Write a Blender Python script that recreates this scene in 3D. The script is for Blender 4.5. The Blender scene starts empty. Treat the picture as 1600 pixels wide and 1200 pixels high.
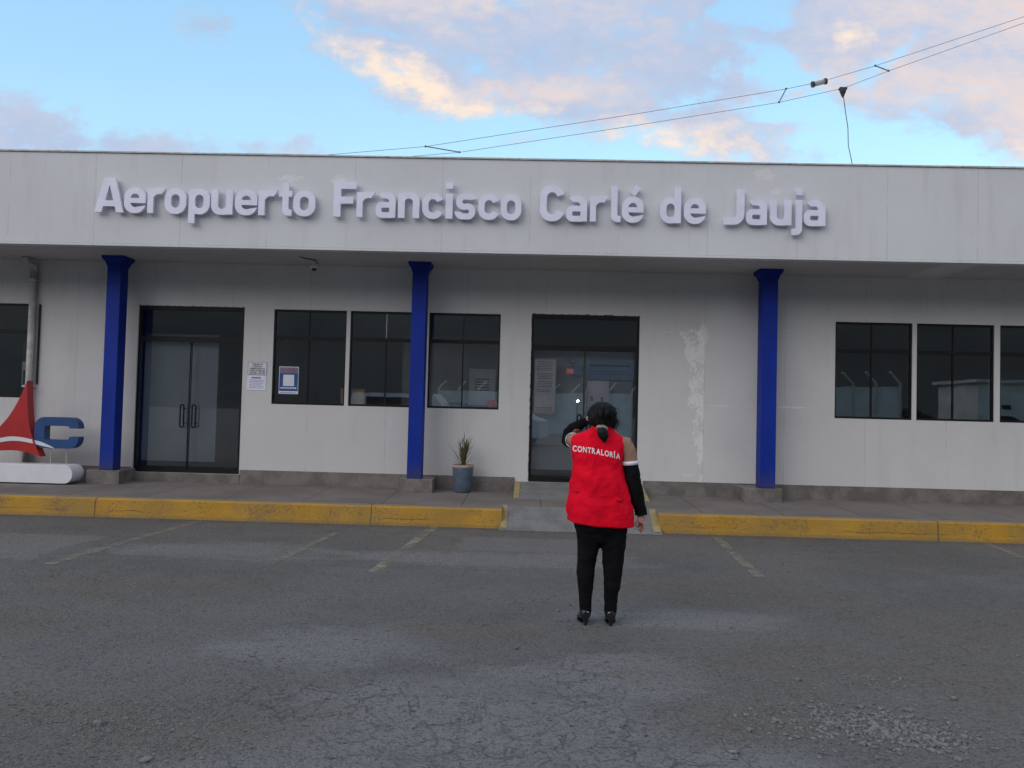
import bpy, bmesh, math, random
import numpy as np
from mathutils import Vector, Matrix, noise
from mathutils.bvhtree import BVHTree
R = math.radians
C = bpy.context.scene.collection
S = bpy.context.scene
rng = random.Random(7)

# ------------------------------------------------------------------ camera
PITCH, ROLL, YAW, CAMH = .0317, .0252, .0242, 1.56
d = Vector((-math.sin(YAW)*math.cos(PITCH), math.cos(YAW)*math.cos(PITCH), math.sin(PITCH)))
r = Vector((math.cos(YAW), math.sin(YAW), 0)); u = r.cross(d)
r2 = math.cos(ROLL)*r + math.sin(ROLL)*u; u2 = -math.sin(ROLL)*r + math.cos(ROLL)*u
cam = bpy.data.cameras.new('camera'); co = bpy.data.objects.new('camera', cam); C.objects.link(co)
m = Matrix((r2, u2, -d)).transposed().to_4x4(); m.translation = (0, 0, CAMH)
co.matrix_world = m
cam.sensor_width = 36; cam.lens = 1202/1600*36; cam.clip_start = .05; cam.clip_end = 5000
S.camera = co
S.render.resolution_x = 1024; S.render.resolution_y = 768
S.view_settings.view_transform = 'Standard'; S.view_settings.look = 'None'
S.view_settings.exposure = .12; S.view_settings.gamma = 1; S.view_settings.use_curve_mapping = False

# ------------------------------------------------------------------ node helpers
class NT:
    def __init__(s, tree): s.t = tree; s.n = tree.nodes; s.l = tree.links
    def new(s, typ, **kw):
        n = s.n.new(typ)
        for k, v in kw.items(): setattr(n, k, v)
        return n
    def put(s, sock, v):
        if isinstance(v, bpy.types.NodeSocket): s.l.new(v, sock)
        elif v is not None:
            if hasattr(sock.default_value, '__len__') and not hasattr(v, '__len__'): v = (v,)*len(sock.default_value)
            if hasattr(sock.default_value, '__len__') and len(sock.default_value) == 4 and len(v) == 3: v = (*v, 1)
            sock.default_value = v
    def m(s, op, a, b=None, c=None, clamp=False):
        n = s.new('ShaderNodeMath', operation=op, use_clamp=clamp)
        s.put(n.inputs[0], a); s.put(n.inputs[1], b)
        if c is not None: s.put(n.inputs[2], c)
        return n.outputs[0]
    def mix(s, f, a, b, blend='MIX'):
        n = s.new('ShaderNodeMix', data_type='RGBA', blend_type=blend)
        s.put(n.inputs[0], f); s.put(n.inputs[6], a); s.put(n.inputs[7], b)
        return n.outputs[2]
    def ss(s, v, lo, hi, a=0, b=1):
        n = s.new('ShaderNodeMapRange', interpolation_type='SMOOTHSTEP', clamp=True)
        s.put(n.inputs[0], v); s.put(n.inputs[1], lo); s.put(n.inputs[2], hi); s.put(n.inputs[3], a); s.put(n.inputs[4], b)
        return n.outputs[0]
    def xyz(s, x, y, z):
        n = s.new('ShaderNodeCombineXYZ'); s.put(n.inputs[0], x); s.put(n.inputs[1], y); s.put(n.inputs[2], z); return n.outputs[0]
    def sep(s, v):
        n = s.new('ShaderNodeSeparateXYZ'); s.put(n.inputs[0], v); return n.outputs
    def noise(s, vec, scale, detail=4, rough=.55, dist=0, out=0):
        n = s.new('ShaderNodeTexNoise'); s.put(n.inputs['Vector'], vec); n.inputs['Scale'].default_value = scale
        n.inputs['Detail'].default_value = detail; n.inputs['Roughness'].default_value = rough; n.inputs['Distortion'].default_value = dist
        return n.outputs[out]
    def vor(s, vec, scale, feature='F1', out=0, rand=1):
        n = s.new('ShaderNodeTexVoronoi', feature=feature); s.put(n.inputs['Vector'], vec); n.inputs['Scale'].default_value = scale
        n.inputs['Randomness'].default_value = rand
        return n.outputs[out]
    def scale(s, vec, k):
        n = s.new('ShaderNodeVectorMath', operation='MULTIPLY'); s.put(n.inputs[0], vec); s.put(n.inputs[1], k); return n.outputs[0]
    def add(s, a, b):
        n = s.new('ShaderNodeVectorMath', operation='ADD'); s.put(n.inputs[0], a); s.put(n.inputs[1], b); return n.outputs[0]
    def pos(s): return s.new('ShaderNodeNewGeometry').outputs['Position']
    def bump(s, h, strength=.3, dist=.01):
        n = s.new('ShaderNodeBump'); s.put(n.inputs['Height'], h); n.inputs['Strength'].default_value = strength; n.inputs['Distance'].default_value = dist
        return n.outputs[0]

# ------------------------------------------------------------------ sky
SUN_EL, SUN_AZ = R(26), R(226)     # low light from behind the camera, a little left
w = bpy.data.worlds.new('World'); S.world = w; w.use_nodes = True
T = NT(w.node_tree); T.n.clear()
gen = T.new('ShaderNodeTexCoord').outputs['Generated']
sx, sy, sz = T.sep(gen)
ay = T.m('MAXIMUM', T.m('ABSOLUTE', sy), .12)
U = T.m('DIVIDE', sx, ay); V = T.m('DIVIDE', sz, ay)
sky = T.new('ShaderNodeTexSky', sky_type='NISHITA', sun_disc=False, sun_elevation=SUN_EL, sun_rotation=SUN_AZ, air_density=1.0, dust_density=.6, ozone_density=2.0)
bw = T.new('ShaderNodeRGBToBW'); T.put(bw.inputs[0], sky.outputs[0])
skyn = T.mix(.55, T.scale(sky.outputs[0], (.215, .23, .185)), T.mix(T.ss(V, .15, .6), (.53, .83, 1.02), (.37, .66, 1.0)))
wv = T.noise(T.xyz(U, V, 0), 7, 7, .60, 0, 1); w1, w2, _w = T.sep(wv)
U0, V0 = U, V
U = T.m('ADD', U, T.m('MULTIPLY', T.m('SUBTRACT', w1, .5), .20)); V = T.m('ADD', V, T.m('MULTIPLY', T.m('SUBTRACT', w2, .5), .085))
def ell(cu, cv, ru, rv, rot=0):
    a = R(rot); ca, sa = math.cos(a), math.sin(a)
    du = T.m('SUBTRACT', U, cu); dv = T.m('SUBTRACT', V, cv)
    p = T.m('MULTIPLY_ADD', du, ca/ru, T.m('MULTIPLY', dv, sa/ru))
    q = T.m('MULTIPLY_ADD', du, -sa/rv, T.m('MULTIPLY', dv, ca/rv))
    rr = T.m('MULTIPLY_ADD', p, p, T.m('MULTIPLY', q, q))
    return T.m('MULTIPLY', T.m('MAXIMUM', T.m('SUBTRACT', 1, T.m('SQRT', rr)), -2.5), min(ru, rv))
def emax(L):
    o = None
    for e in L:
        e = ell(*e); o = e if o is None else T.m('MAXIMUM', o, e)
    return o
cv = T.xyz(U0, T.m('MULTIPLY', V0, 1.7), 0)
n1 = T.noise(cv, 5.5, 10, .66, .35); n2 = T.noise(T.add(cv, (3.1, 1.7, 0)), 4.5, 8, .62, .3); n3 = T.noise(T.add(cv, (9.1, 4.7, 0)), 12, 8, .64, .2)
clouds = [(-.06,.54,.34,.10,-8), (-.17,.45,.19,.055,-27), (.13,.44,.30,.085,0), (.48,.56,.45,.12,0), (.56,.44,.34,.095,-8),
          (.27,.365,.21,.035,-4), (.68,.35,.17,.04,-10), (-.80,.335,.34,.095,-8), (-.52,.335,.24,.035,-3), (-.446,.498,.05,.028,-15), (.03,.395,.16,.035,0),
          (0.1,.78,1.4,.16,0)]
fld = emax(clouds)
gaps = emax([(.295,.452,.04,.055,40), (.27,.535,.06,.03,25), (.46,.470,.07,.02,25), (.31,.400,.09,.024,-4), (.42,.345,.20,.022,-8), (-.05,.370,.06,.022,0), (.215,.42,.06,.014,10)])
fld = T.m('MULTIPLY', T.m('SUBTRACT', T.m('MINIMUM', fld, .032), T.m('MULTIPLY', T.m('MAXIMUM', gaps, 0), 1.7)), 10)
back = T.ss(sy, .1, -.1)     # broken cloud all over the rest of the sky
fld = T.m('ADD', T.m('MULTIPLY', fld, T.m('SUBTRACT', 1, back)), T.m('MULTIPLY', back, .35))
n4 = T.noise(cv, 34, 6, .62)
dens = T.m('ADD', T.m('MULTIPLY', fld, 2.4), T.m('MULTIPLY', T.m('SUBTRACT', n1, .5), 2.2))
dens = T.m('ADD', dens, T.m('MULTIPLY', T.m('SUBTRACT', n3, .5), 1.5))
dens = T.m('ADD', dens, T.m('MULTIPLY', T.m('SUBTRACT', n4, .5), 1.1))
alpha = T.ss(dens, -.14, .80)
peach = emax([(-.165,.433,.16,.034,-27), (-.09,.40,.11,.02,-12), (.20,.362,.13,.028,-8), (.40,.508,.035,.022,0), (.0,.395,.05,.018,0), (.66,.345,.10,.03,0)])
pink = emax([(.60,.42,.26,.06,-10), (.60,.53,.26,.07,0), (-.08,.54,.24,.04,-5), (.03,.425,.13,.03,0), (0.,.8,1.,.2,0), (.19,.375,.14,.03,0)])
pk = T.ss(T.m('ADD', T.m('ADD', T.m('MULTIPLY', pink, 14), T.m('MULTIPLY', T.m('SUBTRACT', n2, .5), 2.6)), T.m('MULTIPLY', T.m('SUBTRACT', n4, .5), 1.0)), -.3, .75)
pe = T.ss(T.m('ADD', T.m('ADD', T.m('MULTIPLY', peach, 30), T.m('MULTIPLY', T.m('SUBTRACT', n3, .5), 1.9)), T.m('MULTIPLY', T.m('SUBTRACT', n4, .5), .9)), -.15, 1.0)
ccol = T.mix(pk, (.385, .465, .63), (.70, .58, .55))
ccol = T.mix(back, ccol, (.64, .645, .70))
shade = T.ss(T.m('ADD', T.m('MULTIPLY', n3, .6), T.m('MULTIPLY', n1, .5)), .46, .66)
ccol = T.mix(T.m('MULTIPLY', shade, .4), ccol, (.54, .555, .65))
ccol = T.mix(T.m('MULTIPLY', pe, .9), ccol, (.93, .73, .56))
fin = T.mix(T.m('MULTIPLY', alpha, .96), skyn, ccol)
bg = T.new('ShaderNodeBackground'); T.put(bg.inputs[0], fin); bg.inputs[1].default_value = 1.12
wo = T.new('ShaderNodeOutputWorld'); T.l.new(bg.outputs[0], wo.inputs[0])
w.cycles.sampling_method = 'AUTOMATIC'

sun = bpy.data.lights.new('sun', 'SUN'); sun.energy = 1.2; sun.angle = R(50); sun.color = (1, .95, .93)
so = bpy.data.objects.new('sun', sun); C.objects.link(so)
sd = Vector((-.72*math.cos(SUN_EL), -.69*math.cos(SUN_EL), math.sin(SUN_EL)))
so.rotation_euler = sd.to_track_quat('Z', 'Y').to_euler()

# ------------------------------------------------------------------ materials
M = {}
def mat(name, c1, c2=None, scale=5, rough=.8, bump=0, bscale=80, fine=.0, metal=0, spec=.5, stretch=(1,1,1), detail=5, thr=(.35,.65)):
    mt = bpy.data.materials.new(name); mt.use_nodes = True; t = NT(mt.node_tree)
    b = t.n['Principled BSDF']; b.inputs['Roughness'].default_value = rough; b.inputs['Metallic'].default_value = metal
    b.inputs['Specular IOR Level'].default_value = spec
    p = t.scale(t.pos(), stretch)
    c2 = c2 or tuple(min(1, x*.82) for x in c1)
    col = t.mix(t.ss(t.noise(p, scale, detail), *thr), c1, c2)
    if fine: col = t.mix(fine, col, t.mix(t.ss(t.noise(p, bscale, 3), .3, .7), (0, 0, 0), (1, 1, 1)), 'OVERLAY')
    t.put(b.inputs['Base Color'], col)
    if bump: t.put(b.inputs['Normal'], t.bump(t.noise(p, bscale, 4), bump, .004))
    M[name] = mt; return mt, t, b, col
mat('black_metal', (.006,.006,.007), (.010,.010,.011), 20, .5, spec=.25)
mat('blue_paint', (.002,.016,.20), (.003,.022,.24), 3, .6, .1, 40, spec=.2, stretch=(1,1,.4))
mat('tile', (.125,.11,.10), (.195,.175,.165), 4, .5, .15, 60, fine=.15)
mt, t, b, col = mat('blue_column', (.002,.022,.25), (.004,.030,.30), 2.2, .6, .15, 30, spec=.25, stretch=(1,1,.5))
P = t.pos(); X, Y, Z = t.sep(P); q = t.noise(t.scale(P, (1,1,.4)), 14, 6, .7)
col = t.mix(t.m('MULTIPLY', t.ss(q, .60, .70), .35), col, (.05,.06,.14))
col = t.mix(t.m('MULTIPLY', t.ss(t.m('ADD', Z, t.m('MULTIPLY', q, .5)), 1.05, .72), .55), col, (.055,.055,.075))
t.put(b.inputs['Base Color'], col)
mat('white_metal', (.72,.74,.77), (.66,.68,.71), 3, .4)
mat('sign_white', (.78,.80,.93), (.72,.74,.88), 6, .45)
mat('logo_red', (.42,.012,.016), (.36,.01,.014), 3, .45)
mat('logo_blue', (.012,.065,.21), (.010,.055,.18), 3, .45)
mat('pipe', (.56,.55,.53), (.40,.38,.36), 9, .6, .2, 60)
mat('dark_line', (.03,.03,.033), None, 10, .9)
mat('paper', (.72,.73,.78), (.66,.67,.72), 8, .7)
mat('print_blue', (.02,.08,.30), None, 8, .6)
mat('print_dark', (.03,.035,.06), None, 8, .6)
mat('print_grey', (.17,.19,.30), None, 8, .6)
mat('print_red', (.38,.10,.09), None, 8, .6)
mat('cardboard', (.66,.42,.20), (.58,.36,.17), 6, .8)
mat('red_plastic', (.70,.012,.025), None, 5, .4)
mat('blue_fabric', (.02,.04,.16), None, 20, .8)
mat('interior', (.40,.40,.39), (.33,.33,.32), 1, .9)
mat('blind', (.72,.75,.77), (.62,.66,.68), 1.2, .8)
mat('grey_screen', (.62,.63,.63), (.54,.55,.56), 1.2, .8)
mat('pale_blue', (.42,.56,.78), (.38,.51,.72), 2, .7)
mat('vinyl', (.15,.16,.175), (.12,.13,.14), 5, .6)
mat('pot', (.075,.105,.15), (.10,.135,.185), 9, .4, .1, 30)
mat('pot_rim', (.42,.30,.23), (.30,.22,.18), 12, .6)
mat('soil', (.07,.04,.03), None, 40, .95, .5, 60)
mat('leaf_green', (.07,.078,.025), (.15,.125,.05), 12, .6)
mat('leaf_red', (.16,.075,.065), (.10,.07,.05), 15, .6)
mat('skin', (.42,.215,.165), (.36,.17,.13), 14, .55)
mat('hair', (.003,.003,.004), (.006,.0055,.0065), 40, .5, .5, 120, stretch=(3,3,.5), spec=.22)
mat('black_cloth', (.0045,.0045,.006), (.007,.007,.009), 14, .95, .35, 40, spec=.12)
mat('tan_cloth', (.32,.19,.13), (.27,.16,.11), 18, .85, .3, 60)
mat('white_cloth', (.75,.76,.8), None, 18, .8)
mat('scrunchie', (.50,.38,.27), (.20,.12,.08), 60, .8, .4, 90)
mat('boot', (.012,.012,.014), None, 20, .35)
mat('text_white', (.80,.78,.80), None, 20, .7)
mat('concrete_ramp', (.185,.185,.185), (.145,.142,.138), 5, .9, .4, 90, fine=.2)
mat('wire', (.12,.12,.14), None, 5, .6)
mat('ceramic', (.42,.42,.40), (.34,.34,.32), 9, .5)
mat('dark_plastic', (.03,.03,.032), None, 9, .5)
mat('plaster_wall', (.62,.63,.62), (.50,.51,.50), 1.5, .9)
mat('bush', (.04,.07,.03), (.08,.10,.04), 3, .9)
mat('car_glass', (.01,.012,.014), None, 3, .1)
mat('tyre', (.02,.02,.02), None, 3, .9)
mat('hill', (.052,.050,.047), (.085,.078,.066), .02, .95)
mat('pebble', (.11,.105,.098), (.20,.192,.182), 30, .9, .3, 150)
M['bulb'] = bpy.data.materials.new('bulb'); M['bulb'].use_nodes = True
bb = M['bulb'].node_tree.nodes['Principled BSDF']; bb.inputs['Emission Color'].default_value = (1, .95, .85, 1); bb.inputs['Emission Strength'].default_value = 60

# red vest cloth
mt, t, b, col = mat('vest_red', (.80,.001,.022), (.68,.001,.017), 5, .8, spec=.15)
rdg = t.m('SUBTRACT', 1, t.m('ABSOLUTE', t.m('MULTIPLY_ADD', t.noise(t.scale(t.pos(), (1,1,.8)), 7, 2, .4, .9), 6, -3)), clamp=True)
h = t.m('ADD', t.m('ADD', t.m('MULTIPLY', rdg, .5), t.m('MULTIPLY', t.noise(t.scale(t.pos(), (1,1,.45)), 9, 4, .5, .6), 1.0)), t.m('MULTIPLY', t.noise(t.pos(), 260, 2), .04))
t.put(b.inputs['Normal'], t.bump(h, .55, .02))

# painted wall: panels, faint seams, flaking patches with a shape of their own
def wall_mat(name, base, base2, seams, flakes):
    mt = bpy.data.materials.new(name); mt.use_nodes = True; t = NT(mt.node_tree); b = t.n['Principled BSDF']
    P = t.pos(); X, Y, Z = t.sep(P)
    col = t.mix(t.ss(t.noise(P, .55, 5, .6), .35, .68), base, base2)
    col = t.mix(t.m('MULTIPLY', t.ss(t.noise(t.scale(P, (3, 3, .35)), 1.6, 6, .62), .52, .75), .16), col, (.30, .28, .25))   # run-down streaks
    col = t.mix(t.m('MULTIPLY', t.ss(t.noise(P, 9, 5, .7), .60, .72), .22), col, (.38, .36, .33))
    nz = t.noise(P, 5, 6, .65); nf = t.noise(P, 26, 5, .65)
    hgt = t.m('MULTIPLY', t.noise(P, 14, 5), .25)
    hgt = t.m('ADD', hgt, t.m('MULTIPLY', t.noise(P, 1.3, 2), 1.2))
    if seams:
        off, step, x1 = seams
        fx = t.m('ABSOLUTE', t.m('SUBTRACT', t.m('FRACT', t.m('ADD', t.m('DIVIDE', t.m('SUBTRACT', X, off), step), .5)), .5))
        vis = t.ss(t.noise(t.scale(P, (.9, .9, 2.2)), 1.5, 4), .38, .56)
        ln = t.m('MULTIPLY', t.ss(fx, .0045, .001), vis)
        col = t.mix(t.m('MULTIPLY', ln, .38), col, (.16, .155, .15)); hgt = t.m('SUBTRACT', hgt, t.m('MULTIPLY', ln, .5))
    for (kind, a) in flakes:
        if kind == 'v':      # vertical torn strip: x right edge, x left at top, slope, z0, z1
            xr, xl, k, z0, z1 = a
            left = t.m('ADD', t.m('MULTIPLY', t.m('SUBTRACT', z1, Z), k), xl)
            msk = t.m('MULTIPLY', t.ss(t.m('SUBTRACT', X, left), -.02, .0), t.ss(t.m('SUBTRACT', xr, X), -.004, .004))
            e = t.m('SUBTRACT', X, t.m('ADD', left, t.m('MULTIPLY', t.m('SUBTRACT', nz, .32), .55)))
            msk = t.m('MULTIPLY', t.ss(e, 0, .02), t.ss(t.m('SUBTRACT', xr, X), -.004, .004))
            msk = t.m('MULTIPLY', msk, t.m('MULTIPLY', t.ss(Z, z0-.02, z0+.02), t.ss(t.m('SUBTRACT', z1, Z), -.02, .02)))
            msk = t.m('MULTIPLY', msk, t.ss(t.m('ADD', t.m('MULTIPLY', nf, .5), t.m('MULTIPLY', t.noise(t.scale(P, (1,1,.6)), 7, 4, .6), .5)), .42, .52))
            strg = .64
        elif kind == 'h':
            x0, x1, z, th = a
            zz = t.m('ABSOLUTE', t.m('SUBTRACT', Z, z))
            lim = t.m('MULTIPLY', t.m('SUBTRACT', t.noise(t.scale(P, (1.2, 1, 1)), 3, 5), .42), th*6)
            msk = t.ss(t.m('SUBTRACT', lim, zz), 0, .006)
            msk = t.m('MULTIPLY', msk, t.m('MULTIPLY', t.ss(X, x0-.01, x0+.02), t.ss(t.m('SUBTRACT', x1, X), -.01, .02)))
            strg = .55
        else:               # ragged blob
            cx, cz, rx, rz = a
            e = t.m('ADD', t.m('POWER', t.m('DIVIDE', t.m('SUBTRACT', X, cx), rx), 2), t.m('POWER', t.m('DIVIDE', t.m('SUBTRACT', Z, cz), rz), 2))
            msk = t.ss(t.m('ADD', t.m('SUBTRACT', 1, e), t.m('MULTIPLY', t.m('SUBTRACT', nf, .5), 5)), .1, .3)
            strg = .45
        col = t.mix(t.m('MULTIPLY', msk, strg), col, (.80, .80, .78)); hgt = t.m('SUBTRACT', hgt, t.m('MULTIPLY', msk, .6))
    t.put(b.inputs['Base Color'], col); b.inputs['Roughness'].default_value = .75
    t.put(b.inputs['Normal'], t.bump(hgt, .5, .006)); M[name] = mt
wall_mat('wall_paint', (.605,.60,.595), (.55,.545,.54), (2.655, 1.22, 0),
         [('v', (2.65, 2.22, .12, .52, 2.84)), ('h', (2.7, 4.62, 1.685, .012)), ('h', (1.68, 2.3, 2.79, .006)), ('h', (3.62, 4.35, 2.78, .007)),
          ('b', (2.62, 2.75, .10, .16)), ('b', (2.42, .62, .08, .02))])
wall_mat('fascia_paint', (.645,.66,.68), (.60,.612,.63), (-6.164, 1.2202, 0),
         [('b', (3.15, 4.86, .16, .10)), ('b', (3.3, 4.63, .10, .05)), ('b', (-2.75, 4.66, .12, .10)), ('b', (-3.4, 4.70, .2, .05))])
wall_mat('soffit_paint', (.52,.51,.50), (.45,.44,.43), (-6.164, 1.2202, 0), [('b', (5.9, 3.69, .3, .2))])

# yellow kerb
mt, t, b, col = mat('kerb_yellow', (.42,.225,.014), (.48,.26,.02), 2, .75)
P = t.pos(); X, Y, Z = t.sep(P)
wn = t.noise(P, 3.2, 7, .7); wf = t.noise(P, 34, 4, .6)
wear = t.ss(t.m('ADD', t.m('MULTIPLY', wn, .5), t.m('MULTIPLY', wf, .55)), .53, .64)
low = t.ss(t.m('ADD', Z, t.m('MULTIPLY', t.m('SUBTRACT', wn, .5), .12)), .055, .02)
col = t.mix(t.m('MULTIPLY', t.ss(t.noise(P, 1.1, 3), .35, .65), .6), col, (.25,.16,.05))
col = t.mix(t.m('MULTIPLY', wear, .5), col, (.12,.095,.07))
col = t.mix(t.m('MULTIPLY', low, .45), col, (.16,.12,.05))
top = t.ss(Z, .243, .249); col = t.mix(t.m('MULTIPLY', top, .8), col, (.20,.18,.15))
crk = t.ss(t.m('ABSOLUTE', t.m('SUBTRACT', t.m('ADD', Z, t.m('MULTIPLY', wn, .06)), .115)), .004, .0015)
crk = t.m('MULTIPLY', crk, t.ss(t.noise(t.scale(P, (1,1,0)), .5, 3), .5, .56))
col = t.mix(t.m('MULTIPLY', crk, .8), col, (.05,.04,.03))
jn = t.m('ABSOLUTE', t.m('SUBTRACT', t.m('FRACT', t.m('DIVIDE', t.m('ADD', X, t.m('MULTIPLY', wn, .06)), 3.65)), .45))
col = t.mix(t.m('MULTIPLY', t.ss(jn, .003, .0012), .8), col, (.05,.045,.035))
t.put(b.inputs['Base Color'], col)
t.put(b.inputs['Normal'], t.bump(t.m('SUBTRACT', t.noise(P, 30, 5), t.m('ADD', t.m('MULTIPLY', wear, .3), crk)), .6, .01))
mt, t, b, col = mat('stripe_yellow', (.36,.28,.11), (.26,.215,.12), 12, .85, .3, 60)

# pavement concrete with joints
mt, t, b, col = mat('pavement', (.145,.126,.115), (.185,.163,.15), 1.2, .9, fine=.12)
P = t.pos(); X, Y, Z = t.sep(P)
jx = t.m('ABSOLUTE', t.m('SUBTRACT', t.m('FRACT', t.m('ADD', t.m('DIVIDE', t.m('ADD', X, .88), 1.06), .5)), .5))
ln = t.ss(jx, .009, .005)
wob = t.noise(P, 2.5, 5)
col = t.mix(t.m('MULTIPLY', t.ss(wob, .45, .7), .35), col, (.10,.098,.095))
col = t.mix(t.m('MULTIPLY', ln, .8), col, (.045,.044,.042))
t.put(b.inputs['Base Color'], col); t.put(b.inputs['Normal'], t.bump(t.m('SUBTRACT', t.noise(P, 60, 4), t.m('MULTIPLY', ln, 2)), .35, .005))

# the lot: worn asphalt with dusty, cracked and gravelly areas
mt = bpy.data.materials.new('asphalt'); mt.use_nodes = True; t = NT(mt.node_tree); b = t.n['Principled BSDF']; M['asphalt'] = mt
P = t.pos(); X, Y, Z = t.sep(P)
nA = t.noise(P, .35, 5, .6, .3); nB = t.noise(t.scale(P, (.6, 1.3, 1)), 1.3, 6, .65); nC = t.noise(P, 9, 6, .7); nD = t.noise(P, 70, 4, .7); nE = t.noise(P, 210, 2, .7)
col = t.mix(t.ss(nA, .35, .65), (.180,.160,.145), (.134,.121,.112))
col = t.mix(t.m('MULTIPLY', t.ss(nB, .48, .66), .5), col, (.195,.176,.162))
def blob(cx, cy, rx, ry, amp=1.2, soft=(-.2,.9)):
    e = t.m('ADD', t.m('POWER', t.m('DIVIDE', t.m('SUBTRACT', X, cx), rx), 2), t.m('POWER', t.m('DIVIDE', t.m('SUBTRACT', Y, cy), ry), 2))
    return t.ss(t.m('ADD', t.m('SUBTRACT', 1, t.m('MINIMUM', e, 3)), t.m('ADD', t.m('MULTIPLY', t.m('SUBTRACT', nB, .5), amp*3.2), t.m('MULTIPLY', t.m('SUBTRACT', nC, .5), 1.6))), *soft)
def bmax(L, **k):
    o = None
    for a in L:
        x = blob(*a, **k); o = x if o is None else t.m('MAXIMUM', o, x)
    return o
dust = bmax([(-.2, 3.6, 1.35, 1.1), (.6, 4.6, .7, .5), (-1.1, 5.0, .9, .5), (-3.2, 8.0, 1.1, .7), (1.2, 5.9, 1.0, .35), (-.3, 8.0, 1.6, .5), (.9, 3.3, .7, .6)])
col = t.mix(t.m('MULTIPLY', dust, .62), col, (.27,.254,.243))
brown = bmax([(-1.9, 3.75, 1.1, .42), (-3.2, 6.4, 1.4, .6), (2.3, 4.7, 1.6, .8), (1.2, 4.0, .6, .4), (-.4, 5.4, .6, .3), (3.4, 5.8, 1.6, .9), (-3.6, 5.2, .9, .5), (1.7, 6.8, 1.4, .7)])
col = t.mix(t.m('MULTIPLY', brown, .7), col, (.165,.132,.105))
# poured concrete patches with straight-ish worn edges
def rect(x0, x1, y0, y1, s=.05):
    wx = t.m('ADD', X, t.m('MULTIPLY', t.m('SUBTRACT', nB, .5), .35)); wy = t.m('ADD', Y, t.m('MULTIPLY', t.m('SUBTRACT', nC, .5), .2))
    a = t.m('MULTIPLY', t.ss(wx, x0-s, x0+s), t.ss(t.m('SUBTRACT', x1, wx), -s, s))
    return t.m('MULTIPLY', a, t.m('MULTIPLY', t.ss(wy, y0-s, y0+s), t.ss(t.m('SUBTRACT', y1, wy), -s, s)))
rc = t.m('MAXIMUM', rect(-9, -4.75, 7.3, 8.65), rect(-.78, .9, 8.45, 9.3))
col = t.mix(t.m('MULTIPLY', rc, .72), col, (.235,.215,.20))
# darker along the kerb foot
col = t.mix(t.m('MULTIPLY', t.ss(t.m('ADD', Y, t.m('MULTIPLY', nC, .5)), 9.9, 10.25), .5), col, (.085,.078,.066))
# cracks
warp = t.add(P, t.scale(t.noise(P, 3, 5, .6, 0, 1), (.35, .35, 0)))
c1 = t.vor(warp, 2.3, 'DISTANCE_TO_EDGE'); c2 = t.vor(warp, 8, 'DISTANCE_TO_EDGE')
cm = bmax([(.0, 3.5, 1.25, .85), (-1.0, 4.1, .9, .35), (.35, 4.4, .25, .8)], amp=.9)
cr = t.m('MAXIMUM', t.m('MULTIPLY', t.ss(c1, .02, .003), .9), t.m('MULTIPLY', t.ss(c2, .05, .008), .7))
cr = t.m('MULTIPLY', cr, t.m('MULTIPLY', cm, t.ss(nC, .40, .55)))
cr2 = t.m('MULTIPLY', t.m('MULTIPLY', t.ss(t.vor(warp, .5, 'DISTANCE_TO_EDGE'), .006, .001), t.ss(nB, .45, .6)), .5)
cr = t.m('MAXIMUM', cr, cr2)

# aggregate
ag = t.vor(P, 85, 'F1', 1); agv = t.sep(ag)[0]
col = t.mix(t.m('MULTIPLY', t.ss(agv, .6, 1.0), .35), col, (.24,.235,.225))
col = t.mix(t.m('MULTIPLY', t.ss(agv, .35, .1), .45), col, (.035,.035,.036))
pits = t.ss(nD, .36, .26)
nF = t.noise(t.scale(P, (1, 1, 1)), 26, 5, .72); lum = t.ss(t.noise(P, 3.1, 5, .7), .36, .66)
col = t.mix(t.m('MULTIPLY', t.ss(nF, .40, .30), .55), col, (.05,.047,.044))
col = t.mix(t.m('MULTIPLY', t.ss(nF, .60, .70), .35), col, (.24,.225,.21))
sp = t.scale(t.add(P, t.scale(t.noise(P, 30, 3, .6, 0, 1), (.03, .03, 0))), (1, 1.6, 1))
vn = t.new('ShaderNodeTexVoronoi', feature='F1'); t.put(vn.inputs['Vector'], sp); vn.inputs['Scale'].default_value = 11
gate = t.ss(t.sep(vn.outputs['Color'])[0], .62, .66)
speck = t.m('MULTIPLY', t.m('MULTIPLY', gate, t.ss(vn.outputs['Distance'], .26, .12)), t.ss(nB, .40, .55))
col = t.mix(t.m('MULTIPLY', speck, .75), col, (.035,.033,.031))
col = t.mix(t.m('MULTIPLY', lum, .22), col, (.205,.188,.172))
col = t.mix(t.m('MULTIPLY', pits, .6), col, (.03,.03,.03))
col = t.mix(.35, col, t.mix(t.ss(nE, .3, .7), (.2,.2,.2), (.8,.8,.8)), 'OVERLAY')
t.put(b.inputs['Base Color'], col); b.inputs['Roughness'].default_value = .93; b.inputs['Specular IOR Level'].default_value = .3
col = t.mix(t.m('MULTIPLY', cr, .45), col, (.035,.034,.034))
t.put(b.inputs['Base Color'], col)
hh = t.m('ADD', t.m('MULTIPLY', nD, .9), t.m('MULTIPLY', t.vor(P, 85), -.5))
hh = t.m('ADD', hh, t.m('MULTIPLY', nC, 1.6)); hh = t.m('SUBTRACT', hh, t.m('MULTIPLY', cr, 1.2)); hh = t.m('ADD', t.m('SUBTRACT', hh, pits), t.m('MULTIPLY', nF, 2.2))
t.put(b.inputs['Normal'], t.bump(hh, .9, .012))

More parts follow.
